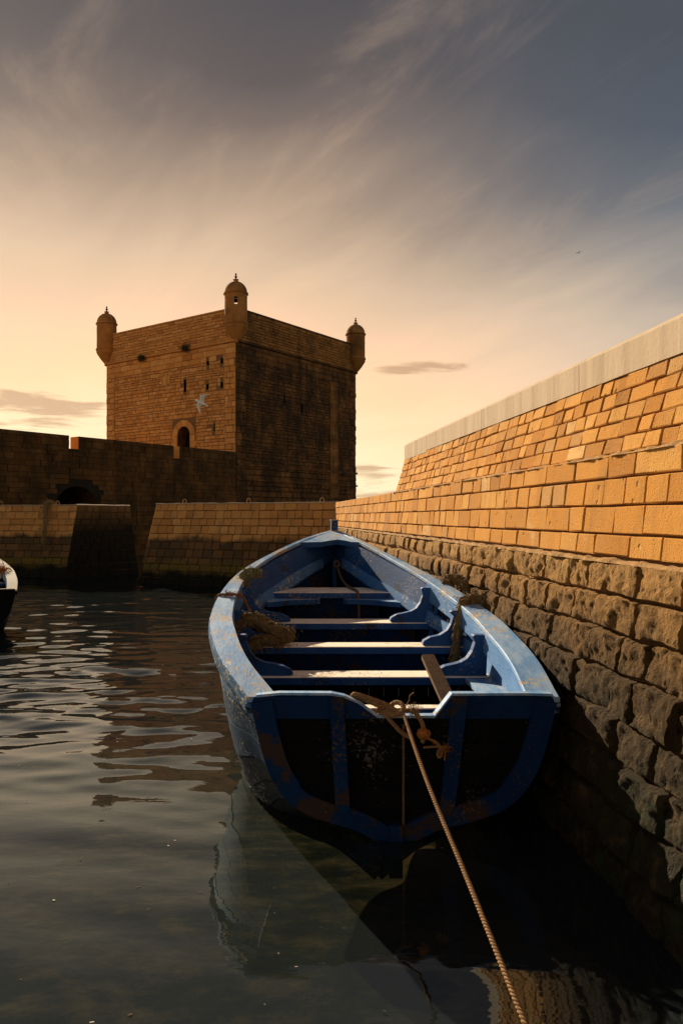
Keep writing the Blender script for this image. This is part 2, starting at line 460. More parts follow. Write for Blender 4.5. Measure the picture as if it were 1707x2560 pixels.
def curve(pts, n):
    """Catmull-Rom through the points, n samples"""
    P = [Vector(p) for p in pts]
    P = [P[0] * 2 - P[1]] + P + [P[-1] * 2 - P[-2]]
    k = len(P) - 3
    out = []
    for i in range(n):
        u = i / (n - 1) * k
        j = min(int(u), k - 1)
        t = u - j
        a, b, c, d = P[j:j + 4]
        out.append(0.5 * ((2 * b) + (c - a) * t + (2 * a - 5 * b + 4 * c - d) * t * t + (3 * b - a - 3 * c + d) * t ** 3))
    return out

def rope_mesh(mb, pts, r, pitch=None, m=0, sides=6):
    """three-strand laid rope along a curve"""
    L = sum((pts[i + 1] - pts[i]).length for i in range(len(pts) - 1))
    pitch = pitch or r * 7
    n = max(8, int(L / pitch * 9))
    cum = [0.0]
    for i in range(len(pts) - 1):
        cum.append(cum[-1] + (pts[i + 1] - pts[i]).length)
    def sample(q):
        for i in range(len(pts) - 1):
            if cum[i + 1] >= q or i == len(pts) - 2:
                f = (q - cum[i]) / max(1e-9, cum[i + 1] - cum[i])
                return pts[i].lerp(pts[i + 1], f)
    cen = [sample(L * i / (n - 1)) for i in range(n)]
    up = Vector((0.3, 0.2, 1)).normalized()
    fr = []
    for i in range(n):
        d = (cen[min(i + 1, n - 1)] - cen[max(i - 1, 0)]).normalized()
        a = d.cross(up)
        if a.length < 1e-3:
            a = d.cross(Vector((1, 0, 0)))
        a.normalize()
        up = a.cross(d).normalized()
        fr.append((a.copy(), up.copy()))
    for k in range(3):
        st = []
        for i in range(n):
            ph = 2 * math.pi * (k / 3 + L * i / (n - 1) / pitch)
            a, u = fr[i]
            st.append(cen[i] + (a * math.cos(ph) + u * math.sin(ph)) * r * 0.52)
        mb.tube(st, r * 0.56, sides, m)

def fuzz(mb, pts, r, n, length, m=0, wid=0.0035, droop=0.6):
    """short loose fibres standing off a path"""
    for _ in range(n):
        p = random.choice(pts) + Vector((random.gauss(0, 1), random.gauss(0, 1), random.gauss(0, 1))) * r * 0.55
        d = Vector((random.gauss(0, 1), random.gauss(0, 1), random.gauss(0, 1) - droop * 0.4)).normalized()
        s_ = d.cross(Vector((random.gauss(0, 1), random.gauss(0, 1), random.gauss(0, 1)))).normalized() * wid
        l = length * random.uniform(0.5, 1.2)
        q = p + d * l * 0.5
        e = q + (d + Vector((random.gauss(0, .5), random.gauss(0, .5), -droop))).normalized() * l * 0.5
        mb.add([p - s_, p + s_, q + s_, q - s_, e], [(0, 1, 2, 3), (3, 2, 4)], m)

# ------------------------------------------------------------------ masonry helpers
EYE = Vector((0, 0, CAM_H))
def bil(Q, u, v):
    bl, br, tr, tl = Q
    return bl.lerp(br, u).lerp(tl.lerp(tr, u), v)

def frame_of(Q):
    U = (Q[1] - Q[0]); V = (Q[3] - Q[0])
    n = U.cross(V).normalized()
    if n.dot(EYE - (Q[0] + Q[2]) / 2) < 0:
        n = -n
    return n

def layout(Q, vs, lmin, lmax, gap):
    """rows of pieces on a quad: yields (u0, u1, v0, v1) already shrunk by the joint"""
    h = ((Q[3] - Q[0]).length + (Q[2] - Q[1]).length) / 2
    out = []
    for v0, v1 in zip(vs[:-1], vs[1:]):
        L = (bil(Q, 1, (v0 + v1) / 2) - bil(Q, 0, (v0 + v1) / 2)).length
        x = -random.uniform(0, lmax * 0.7)
        while x < L:
            x1 = x + random.uniform(lmin, lmax)
            if L - x1 < lmin * 0.6:
                x1 = L
            a, b = max(x, 0.0), min(x1, L)
            if b - a > lmin * 0.3:
                out.append(((a + gap / 2) / L, (b - gap / 2) / L, v0 + gap / 2 / h, v1 - gap / 2 / h))
            x = x1
    return out

def block_geo(Q, n, rect, back=0.03, proud=0.0, ch=0.006, jit=0.003):
    u0, u1, v0, v1 = rect
    P = [bil(Q, *p) for p in ((u0, v0), (u1, v0), (u1, v1), (u0, v1))]
    P = [p + Vector((random.uniform(-1, 1), random.uniform(-1, 1), random.uniform(-1, 1))) * jit for p in P]
    ux = (P[1] - P[0]).normalized() * ch
    vx = (P[3] - P[0]).normalized() * ch
    ins = [P[0] + ux + vx, P[1] - ux + vx, P[2] - ux - vx, P[3] + ux - vx]
    tilt = [random.uniform(-jit, jit) for _ in range(4)]
    v = [p - n * back for p in P] + [p + n * (proud - ch) for p in P] + [p + n * (proud + tilt[i]) for i, p in enumerate(ins)]
    f = [(8, 9, 10, 11)]
    for i in range(4):
        k = (i + 1) % 4
        f += [(4 + i, 4 + k, 8 + k, 8 + i), (i, k, 4 + k, 4 + i)]
    return v, f

def stone_geo(Q, n, rect, nx, nz, back=0.06, bulge=0.035, amp=0.025, seed=0.0):
    u0, u1, v0, v1 = rect
    up = (Q[3] - Q[0]).normalized()
    al = (Q[1] - Q[0]).normalized()
    v, f = [], []
    pr = random.uniform(-0.015, 0.02)
    sx, sz = random.uniform(-.02, .02), random.uniform(-.02, .02)
    cr = random.uniform(7.0, 16.0)
    for j in range(nz + 1):
        for i in range(nx + 1):
            a, b = i / nx, j / nz
            p = bil(Q, u0 + (u1 - u0) * a, v0 + (v1 - v0) * b)
            e = (1 - abs(2 * a - 1) ** cr) * (1 - abs(2 * b - 1) ** cr)
            q = p * 3.0
            wob = noise.noise(p * 2.1 + Vector((7, 3, 1))) * 0.022
            wob2 = noise.noise(p * 5.0 + Vector((1, 9, 4))) * 0.012
            nn = noise.fractal(p * 8.0 + Vector((seed, 0, 0)), 0.8, 2.2, 5) * amp * 1.3 + noise.noise(p * 26) * amp * 0.45
            edge = (i in (0, nx)) or (j in (0, nz))
            off = -back if edge else (pr + bulge * (e ** 0.5 - 1) * 0.7 + nn + sx * (a - .5) + sz * (b - .5))
            sh_ = 0.0
            v.append(p + n * off + up * (wob + wob2) + al * (wob2))
    for j in range(nz):
        for i in range(nx):
            k = j * (nx + 1) + i
            f.append((k, k + 1, k + nx + 2, k + nx + 1))
    return v, f

def emit(pieces, name, mass, material, parent, limit, key=None, smooth=False):
    """pieces: (distance key, verts, faces). The nearest become objects, the rest one joined part."""
    pieces.sort(key=lambda p: p[0])
    for d, v, f in pieces[:limit]:
        obj(name, v, f, material, parent, smooth, center=True)
    if len(pieces) > limit:
        mb = MB()
        for d, v, f in pieces[limit:]:
            mb.add(v, f)
        tag(mb.build(mass, material, parent, smooth), kind='stuff')

# ------------------------------------------------------------------ setting: sea bed and water
def axis(a, b, near, grow, extra):
    p = [0.0]
    while p[-1] < b:
        p.append(p[-1] + near + grow * p[-1])
    q = [0.0]
    while q[-1] > a:
        q.append(q[-1] - near + grow * q[-1])
    return np.array([-e for e in reversed(extra)] + list(reversed(q[1:])) + p + list(extra))

WATER_Z = -0.08
xs = axis(-14, 10, 0.03, 0.004, [60, 300, 5000])
ys = np.array([-300., -20., -6.] + list(axis(0, 46, 0.02, 0.0042, [60, 120, 400, 6000])[4:]) )
ys = np.unique(np.round(ys, 5))
X, Y = np.meshgrid(xs, ys)
Z = np.zeros_like(X)
NW = 46
for k in range(NW):
    lam = 0.20 * (1.9 / 0.20) ** rng.random()
    ang = rng.normal(0, 0.30) + math.radians(4)
    kk = 2 * math.pi / lam
    slope = 0.0105 * (0.55 + 0.45 * min(1.0, lam / 0.8))
    Z += slope / kk * np.sin(kk * (X * math.sin(ang) + Y * math.cos(ang)) + rng.random() * 6.28 + 0.7 * np.sin(X * rng.uniform(.5, 1.4) + rng.random() * 6.28))
Z2 = np.zeros_like(X)
for k in range(22):                                     # short ripples further out
    lam = 0.16 * (0.6 / 0.16) ** rng.random()
    ang = rng.normal(0, 0.38) - math.radians(5)
    kk = 2 * math.pi / lam
    Z2 += 0.021 / kk * np.sin(kk * (X * math.sin(ang) + Y * math.cos(ang)) + rng.random() * 6.28 + 0.9 * np.sin(X * rng.uniform(.8, 2.2) + rng.random() * 6.28))
def sstep(a, b, x):
    t = np.clip((x - a) / (b - a), 0, 1)
    return t * t * (3 - 2 * t)
amp = (0.30 + 0.70 * sstep(4.0, 6.6, Y)) * (1 - sstep(45, 60, np.abs(Y))) * (1 - sstep(12, 16, np.abs(X)))
amp *= 0.8 + 0.35 * np.sin(X * 0.9 + 1.0) * np.sin(Y * 0.6 + X * .3)
Z = Z * amp * 1.15 + Z2 * amp * sstep(4.6, 8.5, Y) + WATER_Z
ny, nx = X.shape
V = np.stack([X.ravel(), Y.ravel(), Z.ravel()], 1)
idx = np.arange(ny * nx).reshape(ny, nx)
Fq = np.stack([idx[:-1, :-1].ravel(), idx[:-1, 1:].ravel(), idx[1:, 1:].ravel(), idx[1:, :-1].ravel()], 1)
me = bpy.data.meshes.new('water')
me.vertices.add(len(V)); me.vertices.foreach_set('co', V.ravel())
me.loops.add(Fq.size); me.loops.foreach_set('vertex_index', Fq.ravel().astype(np.int32))
me.polygons.add(len(Fq)); me.polygons.foreach_set('loop_start', (np.arange(len(Fq)) * 4).astype(np.int32))
me.polygons.foreach_set('loop_total', np.full(len(Fq), 4, np.int32))
me.polygons.foreach_set('use_smooth', np.ones(len(Fq), bool))
me.materials.append(M['water'])
me.update(); me.validate()
water = bpy.data.objects.new('water', me)
COL.objects.link(water)
tag(water, 'dark rippled harbour water reflecting the sky', 'water', kind='structure')

bx = [-6000, -60, -12] + [-6 + i * 0.3 for i in range(31)] + [6, 12, 60, 6000]
by = [-300, -10] + [-1 + i * 0.3 for i in range(31)] + [12, 20, 60, 6000]
bv, bf = [], []
for y in by:
    for x in bx:
        z = -0.42 - 0.24 * max(0.0, y - 3.4) + 0.05 * noise.noise(Vector((x * 1.3, y * 1.3, 0)))
        z = max(z, -3.0)
        if 0 < x < 6 and y < 8:
            z += 0.12 * min(1, x / 2)
        bv.append((x, y, z if abs(x) < 5000 and abs(y) < 5000 else -3.2))
for j in range(len(by) - 1):
    for i in range(len(bx) - 1):
        k = j * len(bx) + i
        bf.append((k, k + 1, k + len(bx) + 1, k + len(bx)))
tag(obj('sea_bed', bv, bf, 'bed', smooth=True), 'brown and green sea bed under the shallow water', 'sea bed', kind='structure')

# ------------------------------------------------------------------ harbour wall beside the boat
WS = 0.036
def wx(y, z):
    """outer face of the lower wall"""
    x = 2.11 - WS * y
    if z < 1.632:
        return x - 0.13 * (1.632 - z)
    return x + 0.10 * (z - 1.632)
def px_(y, z):
    return 2.11 + 0.10 - WS * y + 0.25 * (z - 2.266)

wall = tag(root_at('harbour_wall', (2.1, 5.0, 0)), 'sunlit orange ashlar harbour wall on dark rough stone footing beside the blue boat', 'wall')
Y0, Y1 = 0.9, 20.2
YE = 12.0
mb = MB()
def wall_q(fx, z0, z1, ya, yb):
    return [Vector((fx(ya, z0), ya, z0)), Vector((fx(yb, z0), yb, z0)), Vector((fx(yb, z1), yb, z1)), Vector((fx(ya, z1), ya, z1))]
prof = lambda y: [Vector((wx(y, -1.6) + .05, y, -1.6)), Vector((wx(y, 1.60) + .05, y, 1.60)), Vector((wx(y, 1.632) + .028, y, 1.632)), Vector((wx(y, 2.25) + .025, y, 2.25)),
                  Vector((wx(y, 2.25) + 3.5, y, 2.25)), Vector((wx(y, 2.25) + 3.5, y, -1.6))]
mb.loft([prof(Y0 - .6), prof(Y1)])
prof2 = lambda y, e=0: [Vector((px_(y, 2.2) + .022, y, 2.2)), Vector((px_(y, 2.765) + .022, y - e, 2.765)), Vector((px_(y, 2.765) + 1.6, y - e, 2.765)), Vector((px_(y, 2.2) + 1.6, y, 2.2))]
mb.loft([prof2(Y0 - .6), prof2(YE, .1)])
mb.build('core', 'mortar_wall', wall)
# sandy mortar lying on the two ledges
for (zc, fx, ya, yb, o0) in ((1.620, wx, Y0, Y1, 0.010), (2.258, px_, Y0, YE, 0.05)):
    n = 700
    rings = []
    for i in range(n):
        y = ya + (yb - ya) * i / (n - 1)
        x = fx(y, zc + .01)
        k = 0.022 * noise.fractal(Vector((y * 7, zc, 0)), .8, 2.1, 4)
        k2 = 0.014 * noise.fractal(Vector((y * 9, zc, 5)), .8, 2.1, 4)
        rings.append([Vector((x - o0 + k, y, zc - .012)), Vector((x - o0 * .5 + k, y, zc + .003 + k2)), Vector((x + .03, y, zc + .014 + k2)), Vector((x + .06, y, zc - .012))])
    m2 = MB(); m2.loft(rings)
    m2.build('ledge_mortar', 'mortar_pale', wall, True)
# lower ashlar
pieces = []
zs = [1.645, 1.778, 1.947, 2.112, 2.262]
Q = wall_q(wx, 1.645, 2.262, Y0, Y1)
n = frame_of(Q)
vs = [(z - zs[0]) / (zs[-1] - zs[0]) for z in zs]
for r in layout(Q, vs, 0.22, 0.50, 0.013):
    v, f = block_geo(Q, n, r, 0.035, random.uniform(-.004, .005), random.uniform(.004, .009), 0.0032)
    c = bil(Q, (r[0] + r[1]) / 2, .5)
    pieces.append((abs(c.y - 4.2), v, f))
emit(pieces, 'ashlar_block', 'ashlar_masonry', 'ashlar', wall, 300)
# parapet ashlar
pieces = []
Q = wall_q(px_, 2.266, 2.772, Y0, YE)
Q[2].y -= .1
n = frame_of(Q)
for r in layout(Q, [0, .2, .4, .6, .8, 1.0], 0.15, 0.31, 0.010):
    v, f = block_geo(Q, n, r, 0.03, random.uniform(-.004, .005), random.uniform(.003, .008), 0.0035)
    c = bil(Q, (r[0] + r[1]) / 2, .5)
    pieces.append((abs(c.y - 4.5), v, f))
emit(pieces, 'parapet_block', 'parapet_masonry', 'ashlar', wall, 300)
# concrete coping in long cast lengths
ycut = [Y0 - .5, 3.2, 5.55, 7.9, 10.4, YE - .09]
for a, b in zip(ycut[:-1], ycut[1:]):
    m2 = MB()
    low = 0.0 if b < YE - .5 else -0.022
    def sec(y):
        x = px_(y, 2.772) - .014 + .006 * noise.fractal(Vector((y * 4, 1, 0)), .8, 2.1, 3)
        return [Vector((x, y, 2.768 + low)), Vector((x, y, 2.962)), Vector((x + .060, y, 3.008)), Vector((x + .42, y, 3.02)), Vector((x + .42, y, 2.768 + low))]
    k = 60
    m2.loft([sec(a + .004 + (b - a - .008) * i / k) for i in range(k + 1)])
    m2.build('coping_slab', 'concrete', wall)
# rough footing
pieces = []
rz = [-0.62, -0.36, -0.12, 0.11, 0.34, 0.555, 0.755, 1.01, 1.22, 1.425, 1.628]
Q = wall_q(wx, rz[0], rz[-1], Y0, Y1)
n = frame_of(Q)
vs = [(z - rz[0]) / (rz[-1] - rz[0]) for z in rz]
for r in layout(Q, vs, 0.25, 0.50, 0.007):
    c = bil(Q, (r[0] + r[1]) / 2, (r[2] + r[3]) / 2)
    nearq = c.y < 8
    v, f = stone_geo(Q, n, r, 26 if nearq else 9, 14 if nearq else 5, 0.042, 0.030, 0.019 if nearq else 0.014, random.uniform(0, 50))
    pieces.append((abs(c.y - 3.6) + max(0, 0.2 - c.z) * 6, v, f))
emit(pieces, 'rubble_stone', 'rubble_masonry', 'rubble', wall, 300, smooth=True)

# ------------------------------------------------------------------ breakwater piers
ZT = 2.25
def pier(name, label, base, top, depth_vec, faces, lens, seedn):
    p = tag(root_at(name, (sum(b.x for b in base) / len(base), sum(b.y for b in base) / len(base), 0)), label, 'breakwater', 'breakwater piers')
    n_ = len(base)
    base = [b + (b - t) * (.3 / ZT) for b, t in zip(base, top)]
    def shrink(poly, d):
        cen = sum(poly, Vector()) / n_
        out_ = []
        for i in range(n_):
            acc = Vector((0, 0, 0))
            for a, b in ((poly[i - 1], poly[i]), (poly[i], poly[(i + 1) % n_])):
                e = (b - a); nrm = Vector((-e.y, e.x, 0)).normalized()
                if nrm.dot(cen - (a + b) / 2) < 0:
                    nrm = -nrm
                acc += nrm * d
            out_.append(poly[i] + acc)
        return out_
    bs, ts = shrink(base, .045), shrink(top, .045)
    v = [Vector((b.x, b.y, -1.6)) for b in bs] + bs + [t - Vector((0, 0, .012)) for t in ts]
    f = []
    for L in (0, 1):
        for i in range(n_):
            k = (i + 1) % n_
            f.append((L * n_ + i, L * n_ + k, (L + 1) * n_ + k, (L + 1) * n_ + i))
    f.append(tuple(2 * n_ + i for i in range(n_)))
    obj('core', v, f, 'mortar', p)
    pieces, ends = [], []
    for k_, (i, k) in enumerate(faces):
        Q = [base[i].copy(), base[k].copy(), top[k].copy(), top[i].copy()]
        nn = frame_of(Q)
        rows = [0.0]
        while rows[-1] < 1 - 0.06:
            rows.append(rows[-1] + random.uniform(0.074, 0.090))
        rows = [r / rows[-1] for r in rows]
        for r in layout(Q, rows, lens[0], lens[1], 0.016):
            z = bil(Q, .5, r[2]).z
            wear = 0.012 if z > 0.7 else 0.02
            vv, ff = block_geo(Q, nn, r, 0.06, random.uniform(-wear, wear) * .6, 0.012, wear * .5)
            c = bil(Q, (r[0] + r[1]) / 2, (r[2] + r[3]) / 2)
            (pieces if k_ == 0 or len(faces) == 1 else ends).append((c.y - c.z, vv, ff))
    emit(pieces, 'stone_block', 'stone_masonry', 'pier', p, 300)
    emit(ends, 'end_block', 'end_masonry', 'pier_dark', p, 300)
    # rounded weathered top lip
    m2 = MB()
    ring = []
    for (i, k) in faces:
        a, b = top[i], top[k]
        nn = frame_of([base[i], base[k], top[k], top[i]])
        c = 40
        rg = []
        for s in range(c + 1):
            q = a.lerp(b, s / c)
            h = 0.012 * noise.noise(q * 3.0)
            rg.append([q + nn * 0.012 + Vector((0, 0, -.004)), q + nn * .014 + Vector((0, 0, .022 + h)), q - nn * .05 + Vector((0, 0, .036 + h)), q - nn * .6 + Vector((0, 0, .036)), q - nn * .6])
        m2.loft(rg)
    m2.build('top_slab', 'concrete', p)
    return p
A = Vector((-3.98, 21.85, 0)) * 1.045; u = Vector((.888, -.46, 0)); nb = Vector((.46, .888, 0))
B = A + u * 6.9
At = A + nb * .40 + u * .36 + Vector((0, 0, ZT)); Bt = B + nb * .40 + Vector((0, 0, ZT))
right_pier = pier('breakwater_pier', 'ochre block breakwater pier joining the orange harbour wall behind the blue boat', [A, B, B + nb * 2.4, A + nb * 2.4 + u * .1], [At, Bt, Bt + nb * 1.6, At + nb * 1.6], None, [(0, 1)], (.20, .42), 1)
Cc = Vector((-6.47, 23.55, 0)) * 1.045; E = Vector((-4.62, 25.5, 0)) * 1.045; Fl = Vector((-15.0, 26.0, 0)) * 1.045
Ct = Vector((-6.50, 25.03, ZT)); Et = Vector((-5.10, 26.6, ZT)); Ft = Vector((-15.675, 27.7, ZT))
left_pier = pier('breakwater_pier', 'breakwater pier with a black-stained end face beside the narrow gap', [Cc, E, Vector((-7.3, 29.3, 0)), Fl + Vector((0, 2, 0)), Fl], [Ct, Et, Vector((-7.3, 28.8, ZT)), Ft + Vector((0, 1.5, 0)), Ft], None, [(4, 0), (0, 1)], (.22, .5), 2)

def hoop(x, y, d, label):
    p = at(x, 1262, d); p.z = ZT + 0.03
    m2 = MB()
    pts = [p + Vector((-.05, 0, -.05)), p + Vector((-.052, 0, .05)), p + Vector((-.03, 0, .10)), p + Vector((0, 0, .115)), p + Vector((.03, 0, .10)), p + Vector((.052, 0, .05)), p + Vector((.05, 0, -.05))]
    m2.tube(curve(pts, 20), .013, 6)
    o = m2.build('mooring_hoop', 'iron', None, True)
    tag(o, label, 'mooring hoop', 'mooring hoops on the breakwater')
def pier_d(x):
    a, b = At + nb * .2, Bt + nb * .2
    k = (x - X0) / F_PX
    s = (k * a.y - a.x) / ((b.x - a.x) - k * (b.y - a.y))
    return a.y + s * (b.y - a.y)
hoop(462, 0, pier_d(462), 'pale mooring hoop on the breakwater left of the tower corner')
hoop(622, 0, pier_d(622), 'pale mooring hoop on the breakwater below the dark tower face')
hoop(805, 0, pier_d(805), 'pale mooring hoop on the breakwater next to the orange wall')
hoop(145, 0, 25.3, 'mooring hoop on the pier beside the hanging weed')
hoop(4, 0, 25.9, 'mooring hoop at the picture edge on the dark-ended pier')
# weed hanging over the pier
m2 = MB()
pts = curve([at(140, 1264, 25.5) + Vector((0, .15, 0)), at(122, 1256, 25.3), at(114, 1270, 25.1), at(117, 1300, 24.85), at(110, 1335, 24.7), at(108, 1360, 24.6)], 40)
m2.tube(pts, [0.05 + .03 * random.random() for _ in pts], 6)
fuzz(m2, pts, .10, 500, .16, 0, .008, 1.2)
tag(m2.build('hanging_weed', 'rope_old'), 'ragged brown weed hanging over the edge of the pier', 'seaweed')

# ------------------------------------------------------------------ tower and rampart
uL = Vector((-.787, .617, 0)).normalized(); uR = Vector((.617, .787, 0)).normalized()
K = Vector((-2.54, 45.0, 0)); LL, LR = 11.45, 12.75
ZR, ZC = 13.93, 12.0
tower = tag(root_at('stone_tower', K + uL * 5.7 + uR * 6.3), 'square ochre and black stone tower with domed corner turrets', 'tower')
def arch_pts(c, w_, z0, zs_, k=10):
    r = w_ / 2
    pts = [(c - r, z0), (c + r, z0)]
    return pts + [(c + r * math.cos(a), zs_ + r * math.sin(a)) for a in [math.pi * i / k for i in range(k + 1)]]
def holed_face(origin, U, outline, holes, depth):
    """a wall face in (u, z) with openings: front sheet, reveals and backs"""
    nn = U.cross(Vector((0, 0, 1))).normalized()
    if nn.dot(EYE - origin) < 0:
        nn = -nn
    P = lambda q, d=0: origin + U * q[0] + Vector((0, 0, q[1])) - nn * d
    loops = [[Vector((a, b, 0)) for a, b in outline]] + [[Vector((a, b, 0)) for a, b in h] for h in holes]
    flat_ = [q for lp in loops for q in lp]
    tris = tessellate_polygon(loops)
    front = ([P((q.x, q.y)) for q in flat_], [tuple(t) for t in tris])
    rev, bk = [], []
    for h in holes:
        a = [P(q) for q in h]; b = [P(q, depth) for q in h]
        m_ = len(h)
        rev.append((a + b, [(i, (i + 1) % m_, m_ + (i + 1) % m_, m_ + i) for i in range(m_)]))
        bk.append(([P(q, depth - .01) for q in h], [tuple(range(m_))]))
    return front, rev, bk, nn
# openings on the ochre face (u measured from the near corner along the face)
def face_u(x, U, L, corner):
    k = (x - X0) / F_PX
    s = (k * corner.y - corner.x) / (U.x - k * U.y)
    return s, corner.y + s * U.y
def slit(U, L, x, y0, y1, wid):
    s, d = face_u(x, U, L, K)
    za = CAM_H + (YH - y1) / F_PX * d; zb = CAM_H + (YH - y0) / F_PX * d
    return [(s - wid / 2, za), (s + wid / 2, za), (s + wid / 2, zb), (s - wid / 2, zb)]
sd, dd = face_u(461, uL, LL, K)
door_r = 19 / F_PX * dd / .82
door = arch_pts(sd, door_r * 2, 4.3, CAM_H + (YH - 1089) / F_PX * dd)
holesL = [door, slit(uL, LL, 463, 949, 980, .19), slit(uL, LL, 520, 902, 913, .19), slit(uL, LL, 555, 894, 909, .19), slit(uL, LL, 519, 960, 974, .19), slit(uL, LL, 555, 955, 970, .19), slit(uL, LL, 536, 1060, 1078, .10)]
holesR = [slit(uR, LR, 754, 1010, 1032, .16), slit(uR, LR, 711, 990, 1008, .12)]
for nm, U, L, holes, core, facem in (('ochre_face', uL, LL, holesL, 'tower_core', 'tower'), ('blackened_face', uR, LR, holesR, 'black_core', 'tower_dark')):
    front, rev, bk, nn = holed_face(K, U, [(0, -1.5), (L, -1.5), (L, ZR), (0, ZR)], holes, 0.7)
    wobj = obj('wall', front[0], front[1], core, tower)
    for vv, ff in rev:
        obj('reveal', vv, ff, 'tower_dark' if len(ff) > 6 else 'hollow_shade', wobj)  # sides of openings coloured dark to paint in the shade of the recess
    for vv, ff in bk:
        obj('opening', vv, ff, 'hollow_shade', wobj)  # near-black sheet closing the recess, standing for the unlit interior
    # masonry standing proud of the face
    mm = MB()
    def run(z0, z1, ua, ub, hmin, hmax, lmin, lmax, proud, gap=.03):
        z = z0
        while z < z1 - .05:
            h = min(random.uniform(hmin, hmax), z1 - z)
            if z1 - z - h < hmin * .6:
                h = z1 - z
            x = ua - random.uniform(0, lmin)
            while x < ub:
                l = random.uniform(lmin, lmax)
                a, b = max(x, ua), min(x + l, ub)
                x += l
                if b - a < .08:
                    continue
                bad = False
                for hh in holes:
                    hx = [q[0] for q in hh]; hz = [q[1] for q in hh]
                    m_ = .42 if hh is holes[0] and nm == 'ochre_face' else .02
                    if a < max(hx) + m_ and b > min(hx) - m_ and z < max(hz) + m_ and z + h > min(hz) - m_:
                        if a < min(hx) - m_:
                            b = min(hx) - m_
                        elif b > max(hx) + m_:
                            a = max(hx) + m_
                        else:
                            bad = True
                if bad or b - a < .05:
                    continue
                p = random.uniform(*proud)
                zj = random.uniform(-.02, .02)
                c0 = K + U * (a + gap / 2) + Vector((0, 0, z + gap / 2 + zj)); c1 = K + U * (b - gap / 2) + Vector((0, 0, z + gap / 2 - zj * .5))
                c2 = c1 + Vector((0, 0, h - gap)); c3 = c0 + Vector((0, 0, h - gap))
                e = .02
                fr_ = [c0 + U * e + Vector((0, 0, e)), c1 - U * e + Vector((0, 0, e)), c2 - U * e - Vector((0, 0, e)), c3 + U * e - Vector((0, 0, e))]
                mm.add([c0, c1, c2, c3] + [q + nn * p for q in fr_], [(4, 5, 6, 7), (0, 1, 5, 4), (1, 2, 6, 5), (2, 3, 7, 6), (3, 0, 4, 7)])
            z += h
    run(11.05, ZC - .02, .02, L - .02, .28, .36, .5, 1.0, (.040, .046), .007)          # smooth band
    run(-.5, 11.05, .02, .85, .30, .42, .30, .60, (.03, .085), .02)                   # corner quoins
    run(-.5, 11.05, L - .8, L - .02, .30, .42, .30, .60, (.03, .085), .02)
    run(5.0 if U is uR else 3.8, 11.05, .86, L - .82, .13, .27, .20, .70, (.0, .055), .034)    # rubble
    if U is uR:
        run(-.8, 4.9, .05, L - .05, .28, .36, .4, .9, (.05, .10), .02)
    tag(mm.build('masonry', facem, tower), kind='stuff')
    mm = MB()
    run(ZC + .16, ZR - .02, .05, L - .05, .14, .20, .3, .8, (.015, .04), .022)
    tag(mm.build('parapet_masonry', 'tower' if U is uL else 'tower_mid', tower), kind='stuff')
    # string course
    for (za, zb, pr) in ((ZC, ZC + .14, .16), (ZR - .01, ZR + .07, .06)) + (((4.86, 5.0, .18), (4.0, 4.1, .22)) if U is uR else ()):
        a = K - U * 0.0 + Vector((0, 0, za)); b = K + U * L + Vector((0, 0, za)); hv = Vector((0, 0, zb - za))
        rings = []
        for s in range(41):
            q = a.lerp(b, s / 40); j = .02 * noise.noise(q * 2)
            rings.append([q - nn * .02, q + nn * (pr + j), q + nn * (pr + j) * .8 + hv, q - nn * .02 + hv])
        m2 = MB(); m2.loft(rings)
        m2.build('string_course', facem, tower)
# top and hidden sides
mb = MB()
c4 = [K + nnn for nnn in (Vector((0, 0, 0)), uL * LL, uL * LL + uR * LR, uR * LR)]
inn = [q + (sum(c4, Vector()) / 4 - q).normalized() * .35 for q in c4]
mb.add([q + Vector((0, 0, -1.5)) for q in c4[1:]] + [q + Vector((0, 0, ZR)) for q in c4[1:]], [(0, 1, 4, 3), (1, 2, 5, 4)])
mb.add([q + Vector((0, 0, ZR)) for q in c4] + [q + Vector((0, 0, ZR)) for q in inn] + [q + Vector((0, 0, ZC)) for q in inn],
       [(i, (i + 1) % 4, 4 + (i + 1) % 4, 4 + i) for i in range(4)] + [(4 + i, 4 + (i + 1) % 4, 8 + (i + 1) % 4, 8 + i) for i in range(4)] + [(8, 9, 10, 11)])
mb.build('roof_terrace', 'tower_core', tower)
# smooth strip down the blackened face, and the square patch on the ochre one
s0, d0 = face_u(823, uR, LR, K); s1, d1 = face_u(842, uR, LR, K)
nnR = uR.cross(Vector((0, 0, 1))); nnR = nnR if nnR.dot(EYE - K) > 0 else -nnR
mb = MB()
a = K + uR * s0 + Vector((0, 0, 3.2)); b = K + uR * s1 + Vector((0, 0, 3.2))
for i in range(26):
    hz = Vector((0, 0, i * .30)); tz = hz + Vector((0, 0, .285)); j = random.uniform(.09, .12)
    mb.add([a + hz, b + hz, b + tz, a + tz, a + hz + nnR * j, b + hz + nnR * j, b + tz + nnR * j, a + tz + nnR * j], [(4, 5, 6, 7), (0, 1, 5, 4), (1, 2, 6, 5), (2, 3, 7, 6), (3, 0, 4, 7)])
mb.build('pilaster', 'pilaster', tower)
